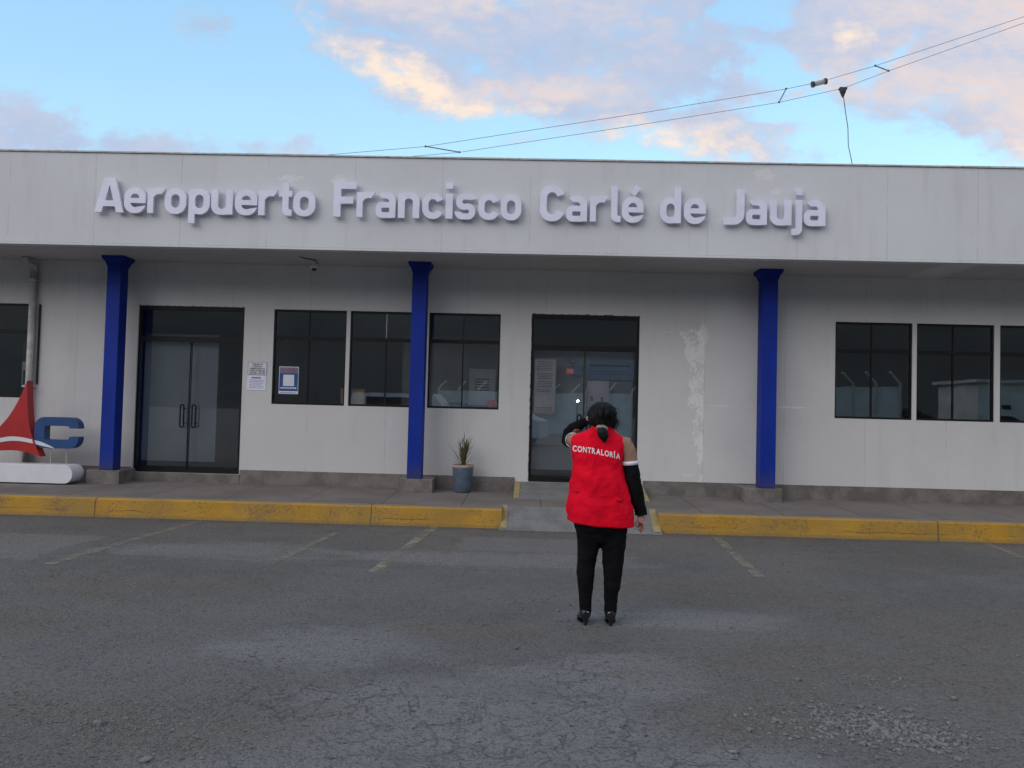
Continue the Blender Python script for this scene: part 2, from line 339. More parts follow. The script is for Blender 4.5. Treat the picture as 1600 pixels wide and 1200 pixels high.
# faded parking paint: transparent where it has worn off
mt, t, b, col = mat('faded_paint', (.27,.235,.17), (.31,.28,.21), 8, .9)
P = t.pos()
out = [n for n in t.n if n.type == 'OUTPUT_MATERIAL'][0]
tr = t.new('ShaderNodeBsdfTransparent'); mx = t.new('ShaderNodeMixShader')
fac = t.ss(t.m('ADD', t.m('MULTIPLY', t.noise(P, 5, 5, .7), .6), t.m('MULTIPLY', t.noise(P, 60, 3, .7), .5)), .44, .62)
t.put(mx.inputs[0], t.m('MULTIPLY', fac, t.ss(t.noise(P, 1.1, 3, .6), .35, .60, .50, .85))); t.l.new(tr.outputs[0], mx.inputs[1]); t.l.new(b.outputs[0], mx.inputs[2]); t.l.new(mx.outputs[0], out.inputs[0])

# tinted glass
def glass(name, tint, refl):
    mt = bpy.data.materials.new(name); mt.use_nodes = True; t = NT(mt.node_tree); t.n.clear()
    tr = t.new('ShaderNodeBsdfTransparent'); tr.inputs[0].default_value = (*tint, 1)
    gl = t.new('ShaderNodeBsdfGlossy'); gl.inputs['Roughness'].default_value = .012; gl.inputs['Color'].default_value = (.97,.98,1,1)
    t.put(gl.inputs['Normal'], t.bump(t.noise(t.pos(), 1.6, 2), .08, .004))
    fr = t.new('ShaderNodeFresnel'); fr.inputs[0].default_value = 1.5
    mx = t.new('ShaderNodeMixShader'); t.put(mx.inputs[0], t.m('ADD', fr.outputs[0], refl, clamp=True))
    t.l.new(tr.outputs[0], mx.inputs[1]); t.l.new(gl.outputs[0], mx.inputs[2])
    o = t.new('ShaderNodeOutputMaterial'); t.l.new(mx.outputs[0], o.inputs[0]); M[name] = mt
glass('window_glass', (.90,.905,.91), .085)
glass('dark_glass', (.60,.61,.62), .09)
glass('door_glass', (.765,.785,.80), .085)

# ------------------------------------------------------------------ mesh helpers
class MB:
    def __init__(s): s.v = []; s.f = []
    def box(s, x0, x1, y0, y1, z0, z1):
        b = len(s.v); s.v += [(x, y, z) for z in (z0, z1) for y in (y0, y1) for x in (x0, x1)]
        s.f += [tuple(b+i for i in q) for q in ((0,2,3,1),(4,5,7,6),(0,1,5,4),(2,6,7,3),(0,4,6,2),(1,3,7,5))]; return s
    def loft(s, rings, cap=True, closed=False):
        b = len(s.v); n = len(rings[0])
        for rg in rings: s.v += [tuple(p) for p in rg]
        k = len(rings)
        for i in range(k if closed else k-1):
            j = (i+1) % k
            for a in range(n):
                c = (a+1) % n; s.f.append((b+i*n+a, b+i*n+c, b+j*n+c, b+j*n+a))
        if cap and not closed:
            s.f.append(tuple(b+i for i in range(n))[::-1]); s.f.append(tuple(b+(k-1)*n+i for i in range(n)))
        return s
    def tube(s, pts, rad, seg=12, cap=True, flat=None):
        pts = [Vector(p) for p in pts]
        if not hasattr(rad, '__len__'): rad = [rad]*len(pts)
        rings = []; up = None
        for i, p in enumerate(pts):
            tn = (pts[min(i+1, len(pts)-1)]-pts[max(i-1, 0)]).normalized()
            if up is None: up = Vector((0,0,1)) if abs(tn.z) < .9 else Vector((0,1,0))
            a = tn.cross(up).normalized(); c = a.cross(tn).normalized(); up = c
            rr = rad[i]; ra, rb = (rr if hasattr(rr, '__len__') else (rr, rr))
            rings.append([p + a*ra*math.cos(2*math.pi*k/seg) + c*rb*math.sin(2*math.pi*k/seg) for k in range(seg)])
        return s.loft(rings, cap)
    def ball(s, c, rx, ry=None, rz=None, seg=16, rn=10):
        ry = ry or rx; rz = rz or rx; c = Vector(c)
        rings = []
        for i in range(rn+1):
            a = -math.pi/2 + math.pi*(i+.02)/(rn+.04); q = max(math.cos(a), .02)
            rings.append([c+Vector((rx*q*math.cos(2*math.pi*k/seg), ry*q*math.sin(2*math.pi*k/seg), rz*math.sin(a))) for k in range(seg)])
        return s.loft(rings)
    def lathe(s, c, prof, seg=32, cap=True):
        c = Vector(c); return s.loft([[c+Vector((rr*math.cos(2*math.pi*k/seg), rr*math.sin(2*math.pi*k/seg), z)) for k in range(seg)] for rr, z in prof], cap)
    def quad(s, *p):
        b = len(s.v); s.v += [tuple(q) for q in p]; s.f.append(tuple(range(b, b+len(p)))); return s
    def build(s, name, material, parent=None, smooth=False, bevel=0):
        me = bpy.data.meshes.new(name); me.from_pydata([tuple(v) for v in s.v], [], s.f); me.update()
        return link(name, me, material, parent, smooth, bevel)
def link(name, me, material, parent=None, smooth=False, bevel=0):
    bm = bmesh.new(); bm.from_mesh(me); bmesh.ops.recalc_face_normals(bm, faces=bm.faces)
    if bevel:
        bmesh.ops.bevel(bm, geom=[e for e in bm.edges if len(e.link_faces) == 2 and e.calc_face_angle() > .5], offset=bevel, segments=2, affect='EDGES', profile=.5)
    bm.to_mesh(me); bm.free()
    o = bpy.data.objects.new(name, me); C.objects.link(o)
    if material: me.materials.append(M[material] if isinstance(material, str) else material)
    if smooth: me.polygons.foreach_set('use_smooth', [True]*len(me.polygons))
    if parent: o.parent = parent; o.matrix_parent_inverse = Matrix.Translation(parent.location).inverted() if parent.parent is None else Matrix()
    return o
def empty(name, loc, label, cat, group=None):
    o = bpy.data.objects.new(name, None); C.objects.link(o); o.location = loc; o.empty_display_size = .2
    return tag(o, label, cat, group)
def tag(o, label=None, cat=None, group=None, kind=None):
    if label: o['label'] = label
    if cat: o['category'] = cat
    if group: o['group'] = group
    if kind: o['kind'] = kind
    return o
def remeshed(mb, name, material, parent, voxel, smooth=6, disp=None):
    me = bpy.data.meshes.new(name); me.from_pydata([tuple(v) for v in mb.v], [], mb.f); me.update()
    bm = bmesh.new(); bm.from_mesh(me)
    bmesh.ops.recalc_face_normals(bm, faces=bm.faces); bm.to_mesh(me); bm.free()
    o = bpy.data.objects.new(name, me); C.objects.link(o)
    a = o.modifiers.new('r', 'REMESH'); a.mode = 'VOXEL'; a.voxel_size = voxel
    if smooth: a = o.modifiers.new('s', 'SMOOTH'); a.factor = .5; a.iterations = smooth
    dg = bpy.context.evaluated_depsgraph_get(); m2 = bpy.data.meshes.new_from_object(o.evaluated_get(dg))
    bpy.data.objects.remove(o)
    if disp:
        nrm = [v.normal.copy() for v in m2.vertices]
        for v, n in zip(m2.vertices, nrm): v.co += n*disp(v.co)
    m2.name = name
    return link(name, m2, material, parent, True)
def text_mesh(body, size, bold=0, extrude=.002, align='CENTER'):
    cu = bpy.data.curves.new('t', 'FONT'); cu.body = body; cu.size = size; cu.offset = bold; cu.extrude = extrude; cu.align_x = align; cu.resolution_u = 4
    o = bpy.data.objects.new('t', cu); C.objects.link(o)
    dg = bpy.context.evaluated_depsgraph_get(); me = bpy.data.meshes.new_from_object(o.evaluated_get(dg)); bpy.data.objects.remove(o)
    return me
def stand(me, loc, scl=(1,1)):       # text plane (x,y) -> wall plane (x,z)
    for v in me.vertices: v.co = Vector((loc[0]+v.co.x*scl[0], loc[1]-v.co.z, loc[2]+v.co.y*scl[1]))
    return me

# ------------------------------------------------------------------ ground
def structure(o): o['kind'] = 'structure'; return o
g = MB().quad((-900,-900,0), (900,-900,0), (900,900,0), (-900,900,0)); structure(g.build('ground', 'asphalt'))
KX0, KX1 = -.335, 1.70
for i, (a, c) in enumerate(((-30, KX0), (KX1, 30))):
    n = int((c-a)/.25); xs = [a+(c-a)*k/n for k in range(n+1)]
    rings = []
    for x in xs:
        j = noise.noise(Vector((x*1.3, 3.1, 0)))*.008; k2 = noise.noise(Vector((x*5, 7.1, 0)))*.004
        rings.append([(x, 10.015+j, -.02), (x, 10.03+j, .06), (x, 10.05+k2, .225+k2), (x, 10.068, .247+k2*.5), (x, 10.22, .25), (x, 10.22, -.02)])
    structure(MB().loft(rings).build('kerb', 'kerb_yellow'))
PZ = lambda y: .25+(y-10.06)*.026
def slab(x0, x1, y0, y1): return [(x0,y0,-.01),(x1,y0,-.01),(x1,y1,-.01),(x0,y1,-.01),(x0,y0,PZ(y0)),(x1,y0,PZ(y0)),(x1,y1,PZ(y1)),(x0,y1,PZ(y1))]
FQ = ((0,3,2,1),(4,5,6,7),(0,1,5,4),(1,2,6,5),(2,3,7,6),(3,0,4,7))
pv = MB()
for a in ((-30, KX0, 10.221, 11.832), (KX1, 30, 10.221, 11.832), (KX0+.0005, KX1-.0005, 10.36, 11.832)):
    bz = len(pv.v); pv.v += slab(*a); pv.f += [tuple(bz+i for i in q) for q in FQ]
structure(pv.build('pavement', 'pavement'))
# entrance ramp up to the pavement, grooved, with yellow cheeks
rp = MB(); n = 22; rings = []
for k in range(n+1):
    f = k/n; y = 9.9+f*.459; z = .004+f*(PZ(10.36)-.004)
    rings.append([(KX0-.03+.03*f, y, -.03), (KX1+.03-.03*f, y, -.03), (KX1+.03-.03*f, y, z+(.003 if k % 2 else -.002)), (KX0-.03+.03*f, y, z+(.003 if k % 2 else -.002))])
structure(rp.loft(rings).build('ramp', 'concrete_ramp'))
for x0, x1, xo in ((KX0-.012, KX0+.07, 0), (KX1-.085, KX1+.012, 0)):
    structure(MB().quad((x0-.0, 9.93, .028), (x1, 9.93, .028), (x1, 10.355, .263), (x0, 10.355, .263)).build('ramp_stripe', 'stripe_yellow'))
# small ramp up to the door sill
a, c = -.21, 1.74; bz = 0
mb = MB(); mb.v = [(a,11.0,.2),(c,11.0,.2),(c,11.828,.2),(a,11.828,.2),(a,11.0,PZ(11.0)+.004),(c,11.0,PZ(11.0)+.004),(c,11.828,.4435),(a,11.828,.4435)]; mb.f = list(FQ)
structure(mb.build('ramp', 'concrete_ramp'))
for x0, x1 in ((a+.003, a+.085), (c-.085, c-.003)):
    structure(MB().quad((x0, 11.02, PZ(11.02)+.011), (x1, 11.02, PZ(11.02)+.011), (x1, 11.78, .4425), (x0, 11.78, .4425)).build('ramp_stripe', 'stripe_yellow'))
# parking bay lines
for (x0, y0, x1, y1, wd) in ((-4.24, 9.9, -4.45, 7.1, .12), (-1.20, 9.98, -1.42, 7.2, .11), (2.39, 9.85, 2.24, 7.5, .11), (5.80, 9.95, 5.45, 7.0, .12), (-7.4, 9.9, -7.7, 7.1, .12), (-2.30, 9.3, -2.48, 7.3, .09)):
    structure(MB().quad((x0-wd/2, y0, .004), (x0+wd/2, y0, .004), (x1+wd/2, y1, .004), (x1-wd/2, y1, .004)).build('parking_line', 'faded_paint'))
# loose stones
pb = MB()
ICO = [(0,0,-1),(.72,-.53,-.45),(-.28,-.85,-.45),(-.89,0,-.45),(-.28,.85,-.45),(.72,.53,-.45),(.28,-.85,.45),(-.72,-.53,.45),(-.72,.53,.45),(.28,.85,.45),(.89,0,.45),(0,0,1)]
ICF = [(0,1,2),(1,0,5),(0,2,3),(0,3,4),(0,4,5),(1,5,10),(2,1,6),(3,2,7),(4,3,8),(5,4,9),(1,10,6),(2,6,7),(3,7,8),(4,8,9),(5,9,10),(6,10,11),(7,6,11),(8,7,11),(9,8,11),(10,9,11)]
def stone(x, y, s):
    b = len(pb.v); a = rng.random()*6.28; ca, sa = math.cos(a), math.sin(a); sx, sy, sz = s*rng.uniform(.8,1.4), s*rng.uniform(.6,1), s*rng.uniform(.35,.65)
    for p in ICO:
        q = (p[0]*sx*rng.uniform(.75,1.2), p[1]*sy*rng.uniform(.75,1.2), p[2]*sz*rng.uniform(.8,1.15))
        pb.v.append((x+q[0]*ca-q[1]*sa, y+q[0]*sa+q[1]*ca, sz*.55+q[2]))
    pb.f += [tuple(b+i for i in f) for f in ICF]
def cluster(cx, cy, sx, sy, n, s0, s1):
    for _ in range(n):
        stone(cx+rng.gauss(0, sx), cy+rng.gauss(0, sy), s0+(s1-s0)*rng.random()**3)
cluster(1.78, 3.98, .24, .13, 1500, .004, .019); cluster(1.2, 3.85, .4, .2, 500, .003, .009); cluster(2.2, 4.3, .5, .25, 500, .003, .010); cluster(2.0, 3.85, .12, .08, 260, .006, .02); cluster(1.35, 4.15, .2, .09, 350, .003, .010)
cluster(2.15, 4.65, .22, .07, 260, .003, .012); cluster(-1.9, 3.75, .45, .18, 1400, .003, .010); cluster(-1.75, 3.45, .3, .1, 350, .003, .008); cluster(-2.1, 4.2, .4, .15, 400, .003, .008)
cluster(.9, 4.6, .25, .12, 250, .003, .008); cluster(-.4, 5.4, .5, .2, 300, .003, .009); cluster(3.2, 5.4, .5, .25, 200, .004, .013)
for _ in range(3200):
    y = 3+7*rng.random()**1.5; stone(rng.uniform(-.8, .8)*(y+.5), y, .0025+.009*rng.random()**5)
for x, y, s in ((-2.02,3.68,.034), (-1.62,3.33,.03), (1.62,4.62,.022), (.98,3.62,.02), (2.6,6.3,.03), (2.75,6.1,.024), (-.05,5.05,.02), (1.5,5.7,.022), (2.4,4.4,.022), (.25,6.0,.02), (1.1,4.05,.018), (3.0,5.75,.02), (.36,6.2,.018)): stone(x, y, s)
for _ in range(300): stone(rng.uniform(-8, 8), 9.98-abs(rng.gauss(0, .05)), rng.uniform(.003, .009))
for _ in range(16): stone(rng.uniform(-5, 6), 11.6, .004)
tag(pb.build('gravel', 'pebble'), 'small loose stones and grit scattered over the worn asphalt', 'gravel', kind='stuff')

# ------------------------------------------------------------------ terminal building
YW, YF, ZT, ZB = 11.832, 10.55, 5.0, 3.69
BLD = empty('terminal_building', (0, YW, 0), 'long low white airport terminal with deep fascia, dark windows and blue columns', 'building')
wins = [(-9.2,-7.83), (-4.01,-2.875), (-2.815,-1.655), (-1.59,-.485), (4.635,5.80), (5.865,7.03), (7.115,8.28)]
WZ0, WZ1 = 1.535, 3.01
doors = [(-6.14,-4.475,.435,3.02), (.0,1.655,.445,3.02)]
holes = [(a, b, WZ0, WZ1) for a, b in wins]+[(a, b, z0, z1) for a, b, z0, z1 in doors]
def grid_wall(x0, x1, z0, z1, y, depth, holes):
    xs = sorted({x0, x1, *[h[0] for h in holes], *[h[1] for h in holes]}); zs = sorted({z0, z1, *[h[2] for h in holes], *[h[3] for h in holes]})
    mb = MB(); idx = {}
    def vv(x, z, yy):
        k = (x, z, yy)
        if k not in idx: idx[k] = len(mb.v); mb.v.append((x, yy, z))
        return idx[k]
    for i in range(len(xs)-1):
        for j in range(len(zs)-1):
            cx, cz = (xs[i]+xs[i+1])/2, (zs[j]+zs[j+1])/2
            if any(h[0] < cx < h[1] and h[2] < cz < h[3] for h in holes): continue
            for yy in (y, y+depth): mb.f.append((vv(xs[i],zs[j],yy), vv(xs[i+1],zs[j],yy), vv(xs[i+1],zs[j+1],yy), vv(xs[i],zs[j+1],yy)))
    for h in holes:
        cs = [(h[0],h[2]),(h[1],h[2]),(h[1],h[3]),(h[0],h[3])]
        for a, b in zip(cs, cs[1:]+cs[:1]): mb.quad((a[0],y,a[1]), (b[0],y,b[1]), (b[0],y+depth,b[1]), (a[0],y+depth,a[1]))
    return mb
grid_wall(-18, 18, .22, ZB+.1, YW, .16, holes).build('wall', 'wall_paint', BLD)
MB().box(-18, -17.9, 12.0, 24, .1, 4.9).box(17.9, 18, 12.0, 24, .1, 4.9).box(-18, 18, 24.001, 24.15, .1, 4.9).build('wall', 'plaster_wall', BLD)
# plinth in stretches between the doors
for a, c in ((-18,-6.16), (-4.46,-.215), (1.745,18)):
    MB().box(a, c, YW-.022, YW+.03, PZ(YW)-.05, .508).build('plinth', 'tile', BLD, bevel=.004)
MB().box(-6.16, -4.46, YW-.03, YW+.10, PZ(YW)-.05, .433).build('door_step', 'tile', BLD, bevel=.004)
# canopy: fascia, its lower bead, soffit, roof
MB().box(-18, 18, YF, YF+.12, ZB+.03, ZT).build('fascia', 'fascia_paint', BLD, bevel=.008)
MB().box(-18, 18, YF-.008, YF+.125, ZB, ZB+.029).build('fascia_trim', 'fascia_paint', BLD, bevel=.004)
n = 60; mb = MB()
rings = []
for k in range(n+1):
    x = -18+36*k/n; zz = noise.noise(Vector((x*.7, 0, 5)))*.012
    rings.append([(x, YF-.018, ZT+.002), (x, YF+.20, ZT+.002), (x, YF+.20, ZT+.02+zz*.5), (x, YF-.018, ZT+.022+zz*.5)])
mb.loft(rings).build('coping', 'pipe', BLD)
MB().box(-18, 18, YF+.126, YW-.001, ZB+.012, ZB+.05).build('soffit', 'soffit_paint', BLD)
MB().box(-18, 18, YF+.121, 24, 4.75, 4.85).build('roof', 'plaster_wall', BLD)
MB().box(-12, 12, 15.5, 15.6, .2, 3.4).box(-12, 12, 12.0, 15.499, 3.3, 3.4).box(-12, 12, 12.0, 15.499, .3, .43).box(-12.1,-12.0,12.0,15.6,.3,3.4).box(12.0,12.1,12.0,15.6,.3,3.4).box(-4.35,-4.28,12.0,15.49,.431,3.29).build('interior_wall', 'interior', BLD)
# columns
def column(x, w_, cx, bw, i):
    y0, y1 = 11.36, 11.58
    o = MB().box(x-w_/2, x+w_/2, y0, y1, .49, 3.56).build('column', 'blue_column', BLD, bevel=.006)
    rings = []
    for z, e in ((3.55, .003), (3.61, .022), (3.655, .055), (3.70, .062)):
        rings.append([(x-w_/2-e, y0-e, z), (x+w_/2+e, y0-e, z), (x+w_/2+e, y1+e, z), (x-w_/2-e, y1+e, z)])
    MB().loft(rings).build('capital', 'blue_paint', o)
    for z in (3.28,): MB().box(x-w_/2-.003, x+w_/2+.003, y0-.003, y1+.003, z, z+.012).build('weld_band', 'blue_paint', o)
    MB().box(cx-bw/2, cx+bw/2, 11.40-.06, YW-.023, PZ(11.4)-.05, .486).build('column_base', 'tile', BLD, bevel=.006)
column(-6.30, .21, -6.335, .50, 0); column(-1.69, .215, -1.66, .50, 1); column(3.495, .225, 3.425, .56, 2)
column(-11.2, .21, -11.2, .5, 3); column(8.9, .21, 8.9, .5, 4)
# windows
for i, (a, b) in enumerate(wins):
    z0, z1 = WZ0, WZ1; y = YW+.018; fw = .032
    f = MB(); f.box(a+.002, b-.002, y, y+.06, z1-fw, z1-.002).box(a+.002, b-.002, y, y+.06, z0+.002, z0+fw)
    f.box(a+.002, a+fw*.7, y, y+.06, z0+fw, z1-fw).box(b-fw*.7, b-.002, y, y+.06, z0+fw, z1-fw)
    f.box(a+fw*.7, b-fw*.7, y+.004, y+.056, 2.545, 2.60)
    fo = f.build('window', 'black_metal', BLD)
    mx = (a+b)/2-.02
    m2 = MB().box(mx-.009, mx+.009, y+.008, y+.05, z0+fw, 2.545).build('mullion', 'black_metal', fo)
    MB().box(mx-.005, mx+.005, y+.008, y+.05, 2.60, z1-fw).build('mullion', 'pipe' if i in (2,) else 'black_metal', fo)
    MB().box(a+.01, b-.01, y+.027, y+.031, z0+.01, z1-.01).build('pane', 'window_glass' if i < 4 else 'dark_glass', fo)
# doors
for i, (a, b, z0, z1) in enumerate(doors):
    y = YW+.016; fw = .035; zt = 2.50
    f = MB(); f.box(a+.002, b-.002, y, y+.07, z1-.06, z1-.002).box(a+.002, a+fw, y, y+.07, z0, z1-.06).box(b-fw, b-.002, y, y+.07, z0, z1-.06)
    f.box(a+fw, b-fw, y+.003, y+.065, zt-.03, zt+.05).box(a+fw, b-fw, y, y+.07, z0-.004, z0+.05)
    fo = f.build('door', 'black_metal', BLD)
    MB().box(a+.02, b-.02, y+.03, y+.034, zt+.02, z1-.03).build('pane', 'dark_glass', fo)
    mid = (a+b)/2-(0.0 if i == 0 else .0)
    for s, (p, q) in enumerate(((a+fw+.004, mid-.006), (mid+.006, b-fw-.004))):
        before = set(bpy.data.objects)
        MB().box(p, q, y+.028, y+.036, z0+.055, zt-.034).build('leaf', 'door_glass', fo)
        e0, e1 = (q-.012, q) if s == 0 else (p, p+.006)
        MB().box(e0, e1, y+.022, y+.042, z0+.055, zt-.034).build('leaf_edge', 'black_metal', fo)
        MB().box(p+.002, q-.002, y+.020, y+.044, z0+.052, z0+.10).build('leaf_rail', 'black_metal', fo)
        hx = (mid-.085 if s == 0 else mid+.10) if i == 0 else (mid-.075 if s == 0 else mid+.075)
        pts = [(hx-.02, y-.03, 1.17), (hx-.02, y-.035, 1.47)]
        loop = [(hx+.028*math.cos(t_), y-.035, (1.46 if math.sin(t_) >= 0 else 1.17)+.03*math.sin(t_)) for t_ in np.linspace(0, 2*math.pi, 21)[:-1]]
        rings = []
        for k, p_ in enumerate(loop):
            p_ = Vector(p_); tn = (Vector(loop[(k+1) % 20])-Vector(loop[k-1])).normalized(); a_ = Vector((0,1,0)); c_ = a_.cross(tn)
            rings.append([p_+(a_*math.cos(v)+c_*math.sin(v))*.012 for v in np.linspace(0, 2*math.pi, 9)[:-1]])
        hb = MB().loft(rings, closed=True)
        for zz in (1.20, 1.43): hb.tube([(hx+.027, y-.03, zz), (hx+.027, y+.03, zz)], .007, 8)
        hb.build('handle', 'black_metal', fo, True)
        if i == 1 and s == 0:       # this leaf stands a little ajar, tilt added to move the woman's reflection
            for o_ in set(bpy.data.objects)-before:
                for v in o_.data.vertices: v.co.y -= .080*(v.co.x-.04)
# pale interior screens seen through the doors
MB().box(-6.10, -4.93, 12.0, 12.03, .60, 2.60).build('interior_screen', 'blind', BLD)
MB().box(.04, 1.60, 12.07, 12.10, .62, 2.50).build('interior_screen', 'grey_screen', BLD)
MB().box(-2.2, -.35, 13.1, 13.15, .45, 2.75).build('interior_screen', 'interior', BLD)  # lighter panel added close behind the middle windows to brighten their glass
# ragged filler and bare edge round the old door openings
for i, (a, b, z0, z1) in enumerate(doors):
    n = 70; pts = [(a-.006, z0+.01)]
    up_ = [(a-.006+(b-a+.012)*k/n, z1+.004+max(0, .022*noise.noise(Vector((k*.6, i*7.3, 0)))+.001)) for k in range(n+1)]
    lf_ = [(a-.005-max(0, .022*noise.noise(Vector((i*3.1, k*.6, 2)))), z0+.02+(z1-z0-.02)*k/60) for k in range(61)]
    inn = [(a+(b-a)*k/n, z1) for k in range(n+1)]; inl = [(a-.001, q[1]) for q in lf_]
    mb = MB()
    mb.v = [(x, YW-.003, z) for x, z in up_+inn]; mb.f = [(k, k+1, n+2+k, n+1+k) for k in range(n)]
    mb.build('sealant', 'dark_line', BLD)
    mb = MB(); mb.v = [(x, YW-.003, z) for x, z in lf_+inl]; mb.f = [(k, k+1, 62+k, 61+k) for k in range(60)]
    mb.build('sealant', 'dark_line' if i else 'pipe', BLD)
# downpipe
dp = MB().tube([(-7.79, 11.55, 3.702), (-7.79, 11.60, 3.64), (-7.79, 11.765, 3.60), (-7.79, 11.765, 3.5)], [.052, .052, .052, .052], 16)
dp.tube([(-7.79, 11.765, 3.52), (-7.79, 11.765, .32)], .05, 16)
dpo = dp.build('downpipe', 'pipe', BLD, True)
for z in (1.70, 3.35): MB().box(-7.86, -7.72, 11.70, 11.831, z, z+.025).build('pipe_clamp', 'pipe', dpo)
MB().box(-7.708, -7.690, 11.80, 11.831, 1.75, 3.0).build('pipe_shadow_strip', 'dark_line', BLD)  # dark strip standing in for the shade beside the downpipe

# ------------------------------------------------------------------ sign lettering (monoline shapes, own outlines)
XH, CH, TK = .348, .485, .090
def RR(x0, y0, x1, y1, rad):
    def f(x, y):
        cx, cy, hx, hy = (x0+x1)/2, (y0+y1)/2, (x1-x0)/2, (y1-y0)/2; rr = min(rad, hx, hy)
        qx = np.abs(x-cx)-hx+rr; qy = np.abs(y-cy)-hy+rr
        return np.minimum(np.maximum(qx, qy), 0)+np.hypot(np.maximum(qx, 0), np.maximum(qy, 0))-rr
    return f
def RING(x0, y0, x1, y1, rad, tk=TK):
    a = RR(x0, y0, x1, y1, rad); b = RR(x0+tk, y0+tk*.95, x1-tk, y1-tk*.95, max(rad-tk*.75, .01))
    return lambda x, y: np.maximum(a(x, y), -b(x, y))
def SEG(x0, y0, x1, y1, tk=TK):
    L = math.hypot(x1-x0, y1-y0); dx, dy = (x1-x0)/L, (y1-y0)/L
    def f(x, y):
        a = (x-x0)*dx+(y-y0)*dy; b = -(x-x0)*dy+(y-y0)*dx
        return np.maximum(np.maximum(-a, a-L), np.abs(b)-tk/2)
    return f
def HP(nx, ny, c): return lambda x, y: nx*x+ny*y-c        # inside where nx*x+ny*y < c
def UN(*F): return lambda x, y: np.minimum.reduce([f(x, y) for f in F])
def IN(*F): return lambda x, y: np.maximum.reduce([f(x, y) for f in F])
def SUB(a, b): return lambda x, y: np.maximum(a(x, y), -b(x, y))
def MIR(f, w_): return lambda x, y: f(w_-x, y)
def ROT(f, w_, h_): return lambda x, y: f(w_-x, h_-y)
W_ = .300
def g_o(w_=W_): return RING(0, -.005, w_, XH+.005, .14)
def g_n(w_=.288): return UN(RR(0, 0, TK, XH, .001), IN(SUB(RR(0, -.6, w_, XH+.005, .12), RR(TK, -.7, w_-TK, XH+.005-TK*.93, .05)), HP(0, -1, 0)))
def g_r(): return UN(RR(0, 0, TK, XH, .001), IN(SUB(RR(0, -.6, .40, XH+.008, .15), RR(TK, -.7, .40-TK, XH+.008-TK, .08)), HP(0, -1, -.225), HP(.80, -.6, .012)))
def g_a(w_=.285): return UN(RR(w_-TK, 0, w_, XH-.12, .001), RING(0, -.005, w_, .215, .085, .082),
    IN(SUB(RR(.0, -.6, w_, XH+.005, .13), RR(.0, -.7, w_-TK, XH+.005-.088, .05)), HP(-.75, -.65, -.235), HP(0, -1, -.17)))
def g_c(w_=.285): return SUB(g_o(w_+.02), UN(IN(HP(-1, 0, -.175), HP(-.35, 1, .155), HP(-.35, -1, -.19))))
def g_e(w_=.305): return UN(SUB(g_o(w_), IN(HP(-1, 0, -.15), HP(.0, 1, .145), HP(.2, -1, -.045))), RR(.06, .137, w_, .207, .001))
def g_s(w_=.285):
    top = SUB(RING(.008, .128, w_+.01, XH+.005, .105, .088), IN(HP(-1, 0, -w_*.5), HP(-.1, 1, .245)))
    low = SUB(RING(-.01, -.005, w_, .216, .105, .088), IN(HP(1, 0, w_*.5), HP(-.1, -1, -.105)))
    return UN(top, low)
GL = {
 'A': (.415, UN(IN(UN(SEG(.042, -.02, .19, CH+.03, .102), SEG(.373, -.02, .225, CH+.03, .102)), HP(0, 1, CH), HP(0, -1, 0)), RR(.10, .085, .31, .165, .001), RR(.157, CH-.1, .258, CH, .001))),
 'e': (.305, g_e()), 'r': (.245, g_r()), 'o': (.300, g_o()),
 'p': (.300, UN(g_o(), RR(0, -.132, TK, XH, .001))), 'u': (.288, ROT(g_n(), .288, XH)),
 't': (.205, UN(RR(.05, .09, .05+TK, .455, .001), RR(0, XH-.085, .185, XH, .001), IN(SUB(RR(.05, 0, .40, .6, .08), RR(.05+TK, .085, .5, .7, .02)), HP(1, 0, .19), HP(0, 1, .12)))),
 'F': (.325, UN(RR(0, 0, .102, CH, .001), RR(.0, CH-.098, .315, CH, .001), RR(.0, .185, .275, .28, .001))),
 'a': (.285, g_a()), 'n': (.288, g_n()), 'c': (.285, g_c()), 'i': (.098, UN(RR(0, 0, TK, XH, .001), RR(0, .415, TK, .51, .001))),
 's': (.285, g_s()), 'C': (.345, SUB(RING(0, -.006, .36, CH+.006, .16, .102), IN(HP(-1, 0, -.20), HP(-.3, 1, .26), HP(-.3, -1, -.225)))),
 'l': (.145, UN(RR(0, .09, TK, CH+.01, .001), IN(SUB(RR(0, 0, .40, .6, .085), RR(TK, .085, .5, .7, .02)), HP(1, 0, .14), HP(0, 1, .12)))),
 'é': (.305, UN(g_e(), SEG(.145, .385, .225, .49, .085))), 'd': (.300, UN(g_o(), RR(.300-TK, 0, .300, CH+.01, .001))),
 'J': (.285, UN(RR(.185, .12, .285, CH, .001), IN(SUB(RR(-.25, -.006, .285, .5, .15), RR(-.3, .09, .185, .6, .06)), HP(-1, 0, -.0), HP(0, 1, .16), HP(-.8, .6, .07)))),
 'j': (.16, UN(RR(.06, -.02, .06+TK, XH, .001), RR(.06, .415, .06+TK, .51, .001), IN(SUB(RR(-.3, -.132, .06+TK, .4, .09), RR(-.4, -.045, .06, .5, .03)), HP(-1, 0, .0), HP(0, 1, .05)))),
}
